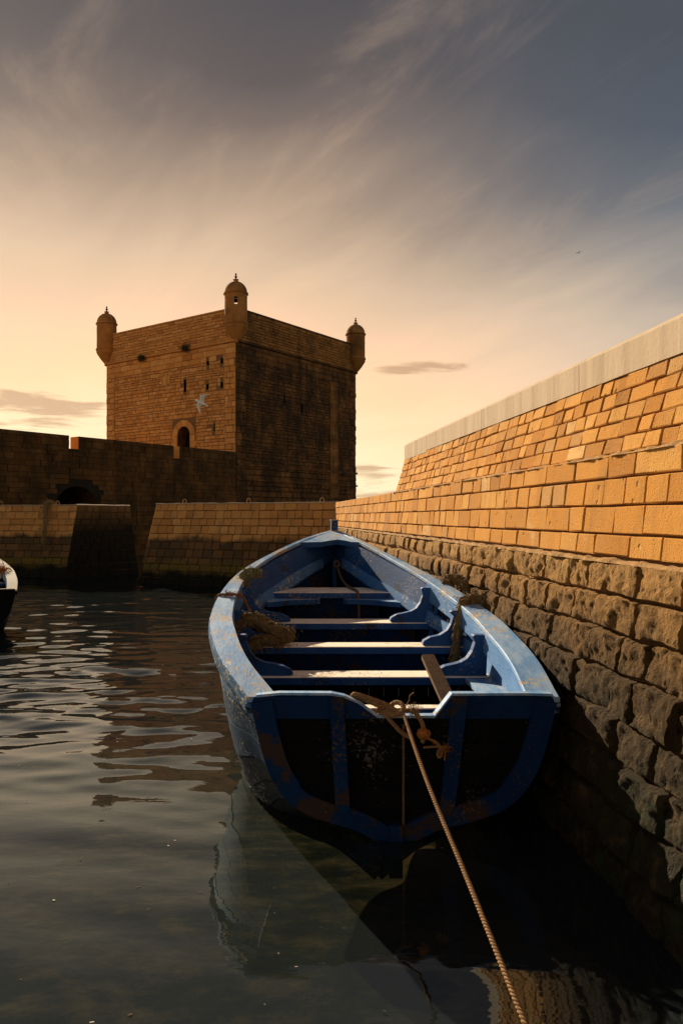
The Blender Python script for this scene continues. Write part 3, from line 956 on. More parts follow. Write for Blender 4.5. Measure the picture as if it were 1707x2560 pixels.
# door arch stones
nnL = uL.cross(Vector((0, 0, 1))); nnL = nnL if nnL.dot(EYE - K) > 0 else -nnL
zs_ = CAM_H + (YH - 1089) / F_PX * dd
r0, r1 = door_r, door_r + .38
k = 11
for i in range(k):
    a0, a1 = math.pi * (i + .02) / k, math.pi * (i + .98) / k
    q = [(r0, a0), (r1, a0), (r1, a1), (r0, a1)]
    P = [K + uL * (sd + r * math.cos(a)) + Vector((0, 0, zs_ + r * math.sin(a))) for r, a in q]
    obj('arch_stone', P + [p + nnL * .09 for p in P], [(4, 5, 6, 7), (0, 1, 5, 4), (1, 2, 6, 5), (2, 3, 7, 6), (3, 0, 4, 7)], 'tower', tower, center=True)
for sgn in (-1, 1):
    for i in range(6):
        z0 = zs_ - .36 * (i + 1)
        ua, ub = sorted((sd + sgn * r0, sd + sgn * (r1 + (.06 if i % 2 else 0))))
        P = [K + uL * x + Vector((0, 0, z)) for x, z in ((ua, z0), (ub, z0), (ub, z0 + .345), (ua, z0 + .345))]
        obj('jamb_stone', P + [p + nnL * .09 for p in P], [(4, 5, 6, 7), (0, 1, 5, 4), (1, 2, 6, 5), (2, 3, 7, 6), (3, 0, 4, 7)], 'tower', tower, center=True)
# square plaque
s_, d_ = face_u(418, uL, LL, K)
za = CAM_H + (YH - 962) / F_PX * d_
P = [K + uL * x + Vector((0, 0, z)) for x, z in ((s_ - .3, za), (s_ + .3, za), (s_ + .3, za + .55), (s_ - .3, za + .55))]
obj('plaque', P + [p + nnL * .07 for p in P], [(4, 5, 6, 7), (0, 1, 5, 4), (1, 2, 6, 5), (2, 3, 7, 6), (3, 0, 4, 7)], 'tower', tower, center=True)

def lathe(mb, c, prof, sides=28, m=0, a0=0.0, a1=2 * math.pi, skip=None):
    rings = []
    for r, z in prof:
        rings.append([c + Vector((r * math.cos(a), r * math.sin(a), z)) for a in [a0 + (a1 - a0) * k / sides for k in range(sides)]])
    n_ = sides
    b = len(mb.v)
    for r in rings:
        mb.v += r
    for i in range(len(rings) - 1):
        for j in range(n_):
            if skip and skip(i, j):
                continue
            k = (j + 1) % n_
            mb.f.append((b + i * n_ + j, b + i * n_ + k, b + (i + 1) * n_ + k, b + (i + 1) * n_ + j)); mb.m.append(m)
def turret(c, material, window):
    c = Vector((c.x, c.y, 0))
    t = empty('turret', c)
    t.parent = tower
    t.location = c - tower.location
    R = .655
    courses = []
    z = 13.10
    body = MB()
    prof = [(.30, 13.1)]
    prof = []
    n_c = 7
    zb, zt_ = 13.06, 14.66
    for i in range(n_c):
        a = zb + (zt_ - zb) * i / n_c; b = zb + (zt_ - zb) * (i + 1) / n_c
        prof += [(R - .012, a), (R, a + .018), (R + random.uniform(-.006, .006), b - .018), (R - .012, b)]
    # a small window cut right through towards the camera and out of the back
    view = math.atan2(-c.y, -c.x)
    def skip(i, j):
        if not window:
            return False
        zc = (prof[i][1] + prof[i + 1][1]) / 2
        if not (14.05 < zc < 14.36):
            return False
        a = (2 * math.pi * (j + .5) / 64)
        d1 = abs((a - view + math.pi) % (2 * math.pi) - math.pi); d2 = abs((a - view) % (2 * math.pi) - math.pi)
        return d1 < .16 or d2 < .16
    lathe(body, Vector((0, 0, 0)), prof, 64, skip=skip)
    if window:
        lathe(body, Vector((0, 0, 0)), [(R - .13, 13.06), (R - .13, 14.66)], 64, skip=lambda i, j: False) if False else None
    obj('turret_body', body.v, body.f, material, t)
    m2 = MB()
    lathe(m2, Vector((0, 0, 0)), [(R - .02, 14.66), (R + .07, 14.70), (R + .06, 14.77), (R + .015, 14.79)] + [(R * math.cos(a), 14.79 + .66 * math.sin(a)) for a in [math.radians(6 + 70 * k / 9) for k in range(10)]] + [(.14, 15.44), (.14, 15.54), (.17, 15.56), (0.0, 15.58)], 40)
    m2.build('dome', material, t, True)
    m2 = MB()
    lathe(m2, Vector((0, 0, 0)), [(.05, 15.55), (.045, 15.66), (.10, 15.72), (.045, 15.77), (.03, 15.82), (.065, 15.87), (.01, 15.94)], 12)
    m2.build('finial', 'mortar', t, True)
    m2 = MB()
    lathe(m2, Vector((0, 0, 0)), [(R - .02, 13.08), (R + .06, 13.05), (R + .06, 12.96), (R + .01, 12.92), (R + .03, 12.84), (R - .02, 12.74), (R - .16, 12.52), (R - .33, 12.28), (.14, 12.08), (.16, 11.98), (.02, 11.9)], 40)
    m2.build('corbel', material, t, True)
    return t
turret(K, 'turret', True)
turret(K + uL * LL, 'turret', False)
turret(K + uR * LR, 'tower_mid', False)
# tufts growing from the cornice
for x, y, lab in ((362, 897, 'small dark plant tuft on the tower ledge nearer the far turret'), (470, 873, 'round dark plant tuft on the tower ledge above the tall slit')):
    s_, d_ = face_u(x, uL, LL, K)
    c = K + uL * s_ + nnL * .2; c.z = CAM_H + (YH - y) / F_PX * d_
    m2 = MB()
    fuzz(m2, [c + nnL * .08 + Vector((0, 0, .05)), c + uL * .06, c - uL * .06], .16, 260, .26, 0, .014, .3)
    m2.tube([c - nnL * .1, c + nnL * .1], .03, 5)
    tag(m2.build('plant_tuft', 'leaf'), lab, 'plant', 'tufts on the tower')

# rampart running on from the tower face towards the left
ramp = tag(root_at('rampart_wall', K - uR * 12), 'low blackened stone rampart with notches running up to the tower', 'rampart')
def rs(x):
    k = (x - X0) / F_PX
    return (k * K.y - K.x) / (-uR.x + k * uR.y)
ZP = 5.62
RL = 34.0
n1a, n1b = rs(197), rs(172)
n2a, n2b = rs(449), rs(434)
out = [(0.05, -1.5), (RL, -1.5), (RL, ZP), (n1b, ZP), (n1b, ZP - .60), (n1a, ZP - .60), (n1a, ZP), (n2b, ZP), (n2b, ZP - .66), (n2a, ZP - .66), (n2a, ZP), (0.05, ZP)]
ac = (rs(130) + rs(253)) / 2
arch = arch_pts(ac, 2.7, -1.2, 1.95, 14)
front, rev, bk, nn = holed_face(K + nnR * .02, -uR, out, [arch], 2.2)
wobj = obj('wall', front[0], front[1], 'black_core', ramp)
obj('arch_reveal', *rev[0], 'rampart', wobj); obj('arch_opening', *bk[0], 'hollow_shade', wobj)  # back sheet painted near-black as the dark under the arch
mm = MB()
z = -.6
def top_at(x):
    if n1a < x < n1b:
        return ZP - .60
    if n2a < x < n2b:
        return ZP - .66
    return ZP
while z < ZP - .02:
    h = min(random.uniform(.2, .32), ZP - z)
    x = 0.05
    while x < 26:
        l = random.uniform(.3, .8)
        a, b = x, min(x + l, RL)
        for e in (n1a, n1b, n2a, n2b):
            if a < e < b:
                b = e
        x = b
        if b - a < .1 or top_at((a + b) / 2) < z + h - .02 or (abs((a + b) / 2 - ac) < 1.35 + (b - a) / 2 and z < 1.95) or (z >= 1.95 - h and (((a + b) / 2 - ac) ** 2 + (z - 1.95) ** 2) < 1.6 ** 2):
            continue
        p = random.uniform(.01, .07); g = .02
        o_ = K + nnR * .02
        c0 = o_ - uR * (a + g / 2) + Vector((0, 0, z + g / 2)); c1 = o_ - uR * (b - g / 2) + Vector((0, 0, z + g / 2)); hv = Vector((0, 0, h - g))
        q = [c0, c1, c1 + hv, c0 + hv]
        mm.add(q + [w_ + nnR * p for w_ in q], [(4, 5, 6, 7), (0, 1, 5, 4), (1, 2, 6, 5), (2, 3, 7, 6), (3, 0, 4, 7)])
    z += h
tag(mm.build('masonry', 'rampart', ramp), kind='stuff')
# thickness: merlon tops, notch cheeks and the walk behind
mb = MB()
segs = [(0.05, n2a, ZP), (n2a, n2b, ZP - .66), (n2b, n1a, ZP), (n1a, n1b, ZP - .60), (n1b, RL, ZP)]
for i, (a, b, zt_) in enumerate(segs):
    p0, p1 = K - uR * a, K - uR * b
    bk_ = -nnR * .6
    hz = Vector((0, 0, zt_)); lz = Vector((0, 0, 4.3))
    mb.add([p0 + hz, p1 + hz, p1 + hz + bk_, p0 + hz + bk_, p0 + lz + bk_, p1 + lz + bk_], [(0, 1, 2, 3), (3, 2, 5, 4)])
for (e, lo) in ((n1a, .6), (n1b, .6), (n2a, .66), (n2b, .66)):
    p = K - uR * e
    mb.add([p + Vector((0, 0, ZP)), p + Vector((0, 0, ZP)) - nnR * .6, p + Vector((0, 0, ZP - lo)) - nnR * .6, p + Vector((0, 0, ZP - lo))], [(0, 1, 2, 3)])
p0, p1 = K - nnR * .6, K - uR * RL - nnR * .6
mb.add([p0 + Vector((0, 0, 4.3)), p1 + Vector((0, 0, 4.3)), p1 + Vector((0, 0, 4.3)) - nnR * 3, p0 + Vector((0, 0, 4.3)) - nnR * 3, p1 - nnR * 3 + Vector((0, 0, -1.5)), p0 - nnR * 3 + Vector((0, 0, -1.5))], [(0, 1, 2, 3), (3, 2, 4, 5)])
mb.build('parapet_walk', 'tower', ramp)

# ------------------------------------------------------------------ the blue boat
BT = Vector((0.694, 4.75, 0))
LB = 5.25
S_ = [0, .6, 1.25, 1.75, 2.5, 3.2, 3.85, 4.55, 5.25]
WL = [.870, 1.08, 1.205, 1.245, 1.215, 1.08, .815, .415, .02]
WR = [.98, 1.045, 1.065, 1.06, .955, .75, .51, .23, .02]
ZG = [.748, .868, .968, 1.03, 1.148, 1.285, 1.418, 1.575, 1.675]
def herm(xs_, ys_, x):
    n_ = len(xs_)
    i = max(0, min(n_ - 2, int(np.searchsorted(xs_, x) - 1)))
    def sl_(k):
        if k == 0:
            return (ys_[1] - ys_[0]) / (xs_[1] - xs_[0])
        if k == n_ - 1:
            return (ys_[-1] - ys_[-2]) / (xs_[-1] - xs_[-2])
        return (ys_[k + 1] - ys_[k - 1]) / (xs_[k + 1] - xs_[k - 1])
    h = xs_[i + 1] - xs_[i]
    t = (x - xs_[i]) / h
    return (2 * t ** 3 - 3 * t * t + 1) * ys_[i] + (t ** 3 - 2 * t * t + t) * h * sl_(i) + (-2 * t ** 3 + 3 * t * t) * ys_[i + 1] + (t ** 3 - t * t) * h * sl_(i + 1)
half = lambda s, side: herm(S_, WL if side < 0 else WR, s)
zg = lambda s: herm(S_, ZG, s)
ST = [(1, 1), (.97, .85), (.93, .69), (.868, .515), (.775, .37), (.65, .27), (.47, .20), (.25, .135), (.02, 0)]
BW = [(1, 1), (.86, .86), (.72, .70), (.58, .54), (.45, .40), (.33, .28), (.21, .17), (.11, .08), (.03, 0)]
TT = [i / 8 for i in range(9)]
def sec(s, t):
    b = float(sstep(1.2, 4.9, np.array(s)))
    fx = herm(TT, [a[0] for a in ST], t) * (1 - b) + herm(TT, [a[0] for a in BW], t) * b
    fz = herm(TT, [a[1] for a in ST], t) * (1 - b) + herm(TT, [a[1] for a in BW], t) * b
    return fx, fz
def H(s, side, t, off=0.0):
    """point of the hull skin, off metres inside it"""
    zk = -.15 - .58 * float(sstep(0.0, 0.9, np.array(s)) * (1 - sstep(4.0, 5.2, np.array(s))))
    def p2(q):
        fx, fz = sec(s, max(0, min(1, q)))
        return half(s, side) * fx, zk + fz * (zg(s) - zk)
    x, z = p2(t)
    if off:
        xa, za = p2(min(1, t + .02)); xb, zb = p2(max(0, t - .02))
        dx_, dz_ = xa - xb, za - zb
        l = math.hypot(dx_, dz_) or 1
        x += dz_ / l * off; z += -dx_ / l * off
        x = max(x, .012)
    return Vector((side * x, s - .38 * t * (s / LB) ** 8, z))
def inner(s, side, z, off=.05):
    best = None
    for i in range(60):
        p = H(s, side, i / 59 * .9, off)
        if best is None or abs(p.z - z) < abs(best.z - z):
            best = p
    return best.x
NS = 44
SS = [LB * (i / NS) for i in range(NS + 1)]

boat = tag(empty('fishing_boat', BT), 'weathered blue wooden fishing boat with thwarts, moored stern-on in the foreground', 'boat')
TB = [0, .115, .23, .34, .45, .56, .68, .82, 1.0]
def strake(side, k, parent):
    t0, t1 = TB[k] + .003, TB[k + 1] - .003
    o_ = (.0, .004, .001, .005, .0, .004, .001, .003)[k]
    v, f = [], []
    nt = 4
    for s in SS:
        for i in range(nt):
            v.append(H(s, side, t0 + (t1 - t0) * i / (nt - 1), o_))
    m_ = len(v)
    for s in SS:
        for i in range(nt):
            v.append(H(s, side, t0 + (t1 - t0) * i / (nt - 1), o_ + .024))
    for a in range(len(SS) - 1):
        for i in range(nt - 1):
            q = a * nt + i
            f.append((q, q + 1, q + nt + 1, q + nt)); f.append((m_ + q, m_ + q + nt, m_ + q + nt + 1, m_ + q + 1))
        q = a * nt
        f.append((q, q + nt, m_ + q + nt, m_ + q))
        q = a * nt + nt - 1
        f.append((q, m_ + q, m_ + q + nt, q + nt))
    for q0 in (0, (len(SS) - 1) * nt):
        for i in range(nt - 1):
            f.append((q0 + i, m_ + q0 + i, m_ + q0 + i + 1, q0 + i + 1))
    return obj('hull_plank', v, f, 'hull_blue' if k < 1 else 'hull' if k < 3 else 'hull_low', parent, True)
for side in (-1, 1):
    for k in range(8):
        strake(side, k, boat)
# inner lining, closed at the stem
v, f = [], []
nt = 20
for side in (-1, 1):
    b = len(v)
    for s in SS:
        for i in range(nt):
            v.append(H(s, side, .0 + i / (nt - 1), .032))
    for a in range(len(SS) - 1):
        for i in range(nt - 1):
            q = b + a * nt + i
            f.append((q, q + 1, q + nt + 1, q + nt))
obj('hull_lining', v, f, 'navy', boat, True)
# inside stringers along the bow and sides
def ribbon(name, fn0, fn1, s0, s1, th, material, n_=40, side=1, parent=None, smooth=True):
    rings = []
    for i in range(n_ + 1):
        s = s0 + (s1 - s0) * i / n_
        a, b = fn0(s), fn1(s)
        rings.append([a, b, b + Vector((-side * th, 0, 0)), a + Vector((-side * th, 0, 0))])
    m2 = MB(); m2.loft(rings)
    return m2.build(name, material, parent or boat, False)
capw = lambda s: float(np.interp(s, [0, 1.3, 2.5, 3.2, 4.0, 5.3], [.17, .175, .135, .085, .04, .03]))
for side in (-1, 1):
    def cl(dz, side=side):
        def g(s):
            x = half(s, side) - capw(s) + .03 - (0.0 if dz > -.05 else .012)
            x = max(x, .03)
            return Vector((side * x, s, zg(s) + dz))
        return g
    ribbon('inner_rail', cl(-.002), cl(-.15), .05, 2.9, .03, 'blue_lit', 40, side)
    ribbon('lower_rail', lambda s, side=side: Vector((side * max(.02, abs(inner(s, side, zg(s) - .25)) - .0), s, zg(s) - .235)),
           lambda s, side=side: Vector((side * max(.02, abs(inner(s, side, zg(s) - .36)) - .0), s, zg(s) - .345)), .05, 4.75, .035, 'blue_lit', 40, side)
    ribbon('bow_plank', lambda s, side=side: Vector((side * max(.016, abs(H(s, side, .02, .045).x)), s, zg(s) - .012)),
           lambda s, side=side: Vector((side * max(.014, abs(H(s, side, .15, .045).x)), s - .04 * (s / LB) ** 8, H(s, side, .15).z)), 2.92, 5.12, .022, 'blue', 30, side)
    # cap rail
    rings = []
    for i in range(61):
        s = LB * i / 60 * .992
        h_ = half(s, side)
        xo, xi = h_ + .028, max(.006, h_ - capw(s))
        z = zg(s)
        rings.append([Vector((side * xo, s, z + .002)), Vector((side * xo, s, z + .030)), Vector((side * (xo - .008), s, z + .037)), Vector((side * (xi + .006), s, z + .034)), Vector((side * xi, s, z + .028)), Vector((side * xi, s, z + .002))])
    m2 = MB(); m2.loft(rings)
    m2.m = [1 if q < 60 * 6 and q % 6 in (0, 1, 5) else 0 for q in range(len(m2.f))]
    m2.build('cap_rail', None, boat, slots=['blue_pale', 'hull_blue'])
    # two thin rubbing strips under the cap
    for dz, pr, mt in ((-.004, .034, 'hull_blue'), (-.040, .026, 'hull')):
        rings = []
        for i in range(61):
            s = LB * i / 60 * .995
            x = half(s, side)
            z = zg(s) + dz
            rings.append([Vector((side * (x - .004), s, z)), Vector((side * (x + pr), s, z - .003)), Vector((side * (x + pr), s, z - .024)), Vector((side * (x - .006), s, z - .028))])
        m2 = MB(); m2.loft(rings); m2.build('rubbing_strip', mt, boat)
    # ribs
    for i in range(8):
        s = .18 + i * .36
        pts = [H(s, side, .02 + .86 * k / 14, .052) for k in range(15)]
        m2 = MB()
        m2.loft([[p + Vector((0, -.022, 0)), p + Vector((0, .022, 0)), p + Vector((-side * .03, .022, .01)), p + Vector((-side * .03, -.022, .01))] for p in pts])
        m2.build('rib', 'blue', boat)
# floor
m2 = MB()
for k in range(7):
    xa = -.62 + k * .18
    m2.loft([[Vector((xa + .01, s, .06)), Vector((xa + .17, s, .06)), Vector((xa + .17, s, .085)), Vector((xa + .01, s, .085))] for s in (.15, 3.6)])
m2.build('floor_boards', 'tar', boat)
# thwarts with knees
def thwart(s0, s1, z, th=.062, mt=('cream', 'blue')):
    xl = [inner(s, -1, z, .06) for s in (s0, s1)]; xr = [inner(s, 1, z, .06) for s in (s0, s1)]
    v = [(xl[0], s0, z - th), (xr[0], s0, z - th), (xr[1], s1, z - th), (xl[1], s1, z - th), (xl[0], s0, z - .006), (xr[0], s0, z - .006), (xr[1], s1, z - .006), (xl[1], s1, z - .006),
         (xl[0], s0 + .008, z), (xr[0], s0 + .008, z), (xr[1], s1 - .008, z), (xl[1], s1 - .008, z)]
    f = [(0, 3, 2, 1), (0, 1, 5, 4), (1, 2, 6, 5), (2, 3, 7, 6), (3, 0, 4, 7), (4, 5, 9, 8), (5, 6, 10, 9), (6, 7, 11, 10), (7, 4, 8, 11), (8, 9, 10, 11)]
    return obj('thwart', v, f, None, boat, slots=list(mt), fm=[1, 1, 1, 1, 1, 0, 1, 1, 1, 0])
TH = [(1.26, 1.52, .645), (2.00, 2.25, .755), (2.76, 3.08, .858), (3.55, 4.14, 1.075)]
for i, (a, b, z) in enumerate(TH):
    thwart(a, b, z)
thwart(.36, .47, .625, .055)
def knee(s, side, z, L, th=.075):
    xh = min(abs(inner(s, side, z + .12, .05)), half(s, side) - capw(s) - .005)
    Hh = zg(s) - z - .012
    pr = [(-.02, .002), (L - .03, .002), (L, .012), (L - .015, .045), (L - .07, .075), (L - .15, .092), (L * .48, .105), (L * .34, .135), (L * .24, .19), (L * .18, .26 if Hh > .3 else Hh * .8), (.085, Hh - .012), (.07, Hh), (-.03, Hh)]
    v = []
    for y in (s, s + th):
        v += [Vector((side * (xh - a), y, z + b)) for a, b in pr]
    n_ = len(pr)
    f = [tuple(range(n_)), tuple(range(2 * n_ - 1, n_ - 1, -1))] + [(i, (i + 1) % n_, n_ + (i + 1) % n_, n_ + i) for i in range(n_)]
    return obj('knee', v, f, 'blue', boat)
for (a, b, z), L in zip(TH[:3], (.44, .40, .46)):
    for side in (-1, 1):
        knee(a + .045, side, z, L if side < 0 else L - .07)
# flat lodging knees under the foremost bench
for side in (-1, 1):
    s, z = 3.55, 1.075
    xh = abs(inner(s, side, z, .05))
    pr = [(0, .0), (.52, .0), (.54, -.012), (.50, -.07), (.34, -.10), (.22, -.16), (.12, -.27), (0.0, -.36)]
    v = []
    for zz_ in (z - .066, z - .118):
        v += [Vector((side * (xh - a - (.06 * -b if b < 0 else 0) * -1), s + b, zz_)) for a, b in pr]
    n_ = len(pr)
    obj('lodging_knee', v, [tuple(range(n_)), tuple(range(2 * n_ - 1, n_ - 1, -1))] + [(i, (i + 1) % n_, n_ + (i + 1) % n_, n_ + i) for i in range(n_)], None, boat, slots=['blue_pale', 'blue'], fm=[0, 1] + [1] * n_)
# stern side benches
for side in (-1, 1):
    rings = []
    for i in range(11):
        s = .12 + 1.14 * i / 10
        x = abs(inner(s, side, .64, .05))
        wd = .24 if side > 0 else .22
        rings.append([Vector((side * x, s, .60)), Vector((side * (x - wd), s, .60)), Vector((side * (x - wd), s, .635)), Vector((side * x, s, .635))])
    m2 = MB(); m2.loft(rings); m2.build('side_bench', 'blue_pale', boat)
# bulkheads under the thwarts
a, b, z = TH[0]
x = inner(a + .2, -1, .35, .06)
xr_ = inner(a + .2, 1, .35, .06)
while x < xr_ - .05:
    m2 = MB(); m2.box((x + .0015, a + .14, .09), (min(x + .116, xr_) - .0015, a + .16, z - .062)); m2.build('bulkhead_board', 'tar', boat)
    x += .1175
for (a, b, z) in TH[1:]:
    m2 = MB()
    x0_, x1_ = inner(a + .2, -1, z - .25, .06), inner(a + .2, 1, z - .25, .06)
    m2.box((x0_, a + .12, .09), (x1_, a + .14, z - .062)); m2.build('bulkhead', 'navy', boat)
# breasthook, stem and stem ring
def bh(s, dz):
    return
v = []
zb = zg(4.72) + .005
pts = [(-half(4.42, -1) * .93, 4.42, zg(4.42) + .02), (-.20, 4.50, zg(4.5) + .005), (-.10, 4.60, zg(4.6) - .0), (0, 4.66, zg(4.66) - .0), (.09, 4.60, zg(4.6)), (.15, 4.50, zg(4.5) + .005), (half(4.42, 1) * .93, 4.42, zg(4.42) + .02),
       (.02, 5.16, zg(5.16) + .03), (-.02, 5.16, zg(5.16) + .03)]
v = [Vector(p) + Vector((0, 0, .012)) for p in pts] + [Vector(p) - Vector((0, 0, .05)) for p in pts]
n_ = len(pts)
obj('breasthook', v, [(0, 1, 2, 8), (2, 3, 8), (3, 7, 8), (3, 4, 7), (4, 5, 6, 7)] + [(n_ + 8, n_ + 2, n_ + 1, n_), (n_ + 8, n_ + 3, n_ + 2), (n_ + 8, n_ + 7, n_ + 3), (n_ + 7, n_ + 4, n_ + 3), (n_ + 7, n_ + 6, n_ + 5, n_ + 4)] + [(i, (i + 1) % n_, n_ + (i + 1) % n_, n_ + i) for i in range(n_)],
    None, boat, slots=['blue_pale', 'blue'], fm=[0] * 5 + [1] * (5 + n_))
m2 = MB()
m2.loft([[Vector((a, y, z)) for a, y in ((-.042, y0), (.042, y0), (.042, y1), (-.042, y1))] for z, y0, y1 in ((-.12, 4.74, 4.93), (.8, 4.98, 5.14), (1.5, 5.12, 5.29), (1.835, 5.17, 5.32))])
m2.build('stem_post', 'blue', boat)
m2 = MB(); m2.box((-.05, 5.16, 1.835), (.05, 5.33, 1.845)); m2.build('stem_cap', 'blue_pale', boat)
m2 = MB()
m2.tube([Vector((.0 + .03 * math.cos(a), 4.80, 1.31 + .03 * math.sin(a))) for a in [2 * math.pi * i / 14 for i in range(15)]], .009, 6)
m2.tube([Vector((0, 4.99, 1.35)), Vector((0, 4.80, 1.34))], .010, 6)
m2.build('stem_ring', 'iron', boat, True)
# transom
def tw(z, side):
    zk = -.15
    fz = (z - zk) / (ZG[0] - zk)
    for i in range(300):
        t = i / 299
        fx, q = sec(0, t)
        if q <= fz:
            return half(0, side) * fx
    return .03
bands = [(-.05, .10), (.104, .24), (.244, .375), (.379, .505), (.509, .648)]
for (a, b) in bands:
    nE = 8
    le = [Vector((-tw(a + (b - a) * i / nE, -1) + .004, 0, a + (b - a) * i / nE)) for i in range(nE + 1)]
    ri = [Vector((tw(a + (b - a) * i / nE, 1) - .004, 0, a + (b - a) * i / nE)) for i in range(nE + 1)]
    rg = [[l, r, r + Vector((0, .035, 0)), l + Vector((0, .035, 0))] for l, r in zip(le, ri)]
    m2 = MB(); m2.loft(rg); m2.build('transom_plank', 'tar', boat)
NL0, NL1, NR1, NR0 = -.36, -.10, .245, .35          # the notch in the stern board
zt0, zn = .79, .655
for pts in ([(-tw(.66, -1), .651), (NL1, .651), (NL1 - .05, .70), (NL0 + .12, .765), (NL0, zt0), (-half(0, -1) + .02, zt0 - .005), (-half(0, -1), .74)],
            [(NR1, .651), (tw(.66, 1), .651), (half(0, 1), .74), (half(0, 1) - .02, zt0 - .005), (NR0, zt0)]):
    v = [Vector((x, -.004, z)) for x, z in pts] + [Vector((x, .04, z)) for x, z in pts]
    n_ = len(pts)
    obj('transom_top_board', v, [tuple(range(n_)), tuple(range(2 * n_ - 1, n_ - 1, -1))] + [(i, (i + 1) % n_, n_ + (i + 1) % n_, n_ + i) for i in range(n_)], 'navy', boat)
# pale capping along the stern edge and its notch
top = [(-half(0, -1) + .03, zt0 - .008), (-half(0, -1) * .8, zt0 + .006), (NL0 - .02, zt0 + .004), (NL0 + .06, zt0 - .012), (NL0 + .14, .745), (NL1 - .06, .70), (NL1, .657), (NR1, .657), (NR0, zt0 + .002), (half(0, 1) * .8, zt0 + .004), (half(0, 1) - .02, zt0)]
for (a, b), dy in (((-.010, .028), 0), ((.034, .062), .003)):
    rings = []
    for x, z in top:
        rings.append([Vector((x, a, z)), Vector((x, b, z)), Vector((x, b, z + .015 - dy)), Vector((x, a, z + .015 - dy))])
    m2 = MB(); m2.loft(rings); m2.build('stern_capping', 'blue_pale', boat)
# rim frame round the transom
rings = []
seq = [(-1, i / 26 * .985) for i in range(27)]
seqr = [(1, .985 - i / 26 * .985) for i in range(27)]
def rim(seq_):
    rg = []
    for side, t in seq_:
        p = H(0.0, side, t, .002); q = H(0.0, side, t, .115 if t > .5 else .13)
        q.x = side * max(abs(q.x), .012)
        rg.append([Vector((p.x, -.030, p.z)), Vector((q.x, -.030, q.z)), Vector((q.x, .0, q.z)), Vector((p.x, .0, p.z))])
    return rg
for sq in (seq, seqr):
    m2 = MB(); m2.loft(rim(sq)); m2.build('transom_frame', 'navy', boat)
for (xa, xb, xc, xd) in ((-.395, -.31, -.355, -.27), (.35, .44, .27, .355)):
    m2 = MB(); m2.loft([[Vector((p, -.034, z)), Vector((q, -.034, z)), Vector((q, -.006, z)), Vector((p, -.006, z))] for p, q, z in ((xc, xd, .06), (xa, xb, .785))])
    m2.build('transom_batten', 'navy', boat)
m2 = MB(); m2.box((-.035, -.05, -.30), (.045, .1, .015)); m2.build('stern_post', 'navy', boat)
m2 = MB(); m2.tube([Vector((.055, -.012, .62)), Vector((.055, -.012, -.1))], .008, 6); m2.build('rudder_rod', 'brown_wood', boat, True)

# ------------------------------------------------------------------ second boat, its stern corner at the picture's left edge
th2 = math.radians(24)
sc2 = .88
corner = Vector((-4.36, 12.95, 0))
off = Matrix.Rotation(th2, 3, 'Z') @ Vector((1.0 * sc2, 0, 0))
boat2 = tag(empty('fishing_boat', corner - off, th2), 'dark boat with cream rail, only its stern corner showing at the picture edge', 'boat')
boat2.scale = (sc2, sc2, .86)
dark2 = {'hull': 'tar', 'hull_blue': 'tar', 'navy': 'tar'}
for ch in list(boat.children):
    nm = ch.name.split('.')[0]
    if nm in ('hull_plank', 'cap_rail', 'transom_plank', 'transom_frame', 'transom_top_board', 'hull_lining', 'inner_rail', 'rubbing_strip', 'stern_capping', 'thwart', 'side_bench', 'stem_post'):
        c = ch.copy()
        COL.objects.link(c)
        c.parent = boat2
        for sl_i in c.material_slots:
            old = sl_i.material.name
            sl_i.link = 'OBJECT'
            sl_i.material = M['float'] if old == M['blue_pale'].name else M['tar'] if old in (M['hull'].name, M['hull_low'].name, M['hull_blue'].name, M['navy'].name) else M['blue'] if old == M['blue'].name else M[[k_ for k_ in M if M[k_].name == old][0]]
        c.matrix_parent_inverse = Matrix.Identity(4)
m2 = MB()
fc = at(-8, 1436, 14.2)
lathe(m2, fc, [(.02, -.10), (.09, -.07), (.11, 0), (.09, .07), (.02, .10)], 14)
fl = m2.build('fishing_float', 'float', None, True)
tag(fl, 'cream float lying on the stern of the cut-off boat', 'float')
m2 = MB()
fuzz(m2, [fc + Vector((.05, 0, .1)), fc + Vector((.12, 0, .08)), fc + Vector((-.05, 0, .12))], .08, 160, .18, 0, .006, .5)
rope_mesh(m2, curve([fc + Vector((-.2, 0, .10)), fc + Vector((0, -.05, .13)), fc + Vector((.12, -.02, .09)), fc + Vector((.16, .05, -.02))], 20), .02)
tag(m2.build('orange_line', 'orange_rope'), 'frayed orange line draped over the cream float', 'rope')

# ------------------------------------------------------------------ ropes, weed and loose things on the boat
def Wb(x, s, z):
    return BT + Vector((x, s, z))
# mooring rope from the notch down to the shore
m2 = MB()
kn = Wb(.045, -.045, .70)
p_end = at(1318, 2575, 2.62)
line = [kn, kn.lerp(p_end, .33) + Vector((-.006, 0, -.022)), kn.lerp(p_end, .66) + Vector((.004, 0, -.020)), p_end, p_end + (p_end - kn).normalized() * .35 + Vector((0, 0, -.02)), p_end + (p_end - kn).normalized() * .8 + Vector((0, 0, -.25))]
rope_mesh(m2, curve(line, 80), .0108, .055)
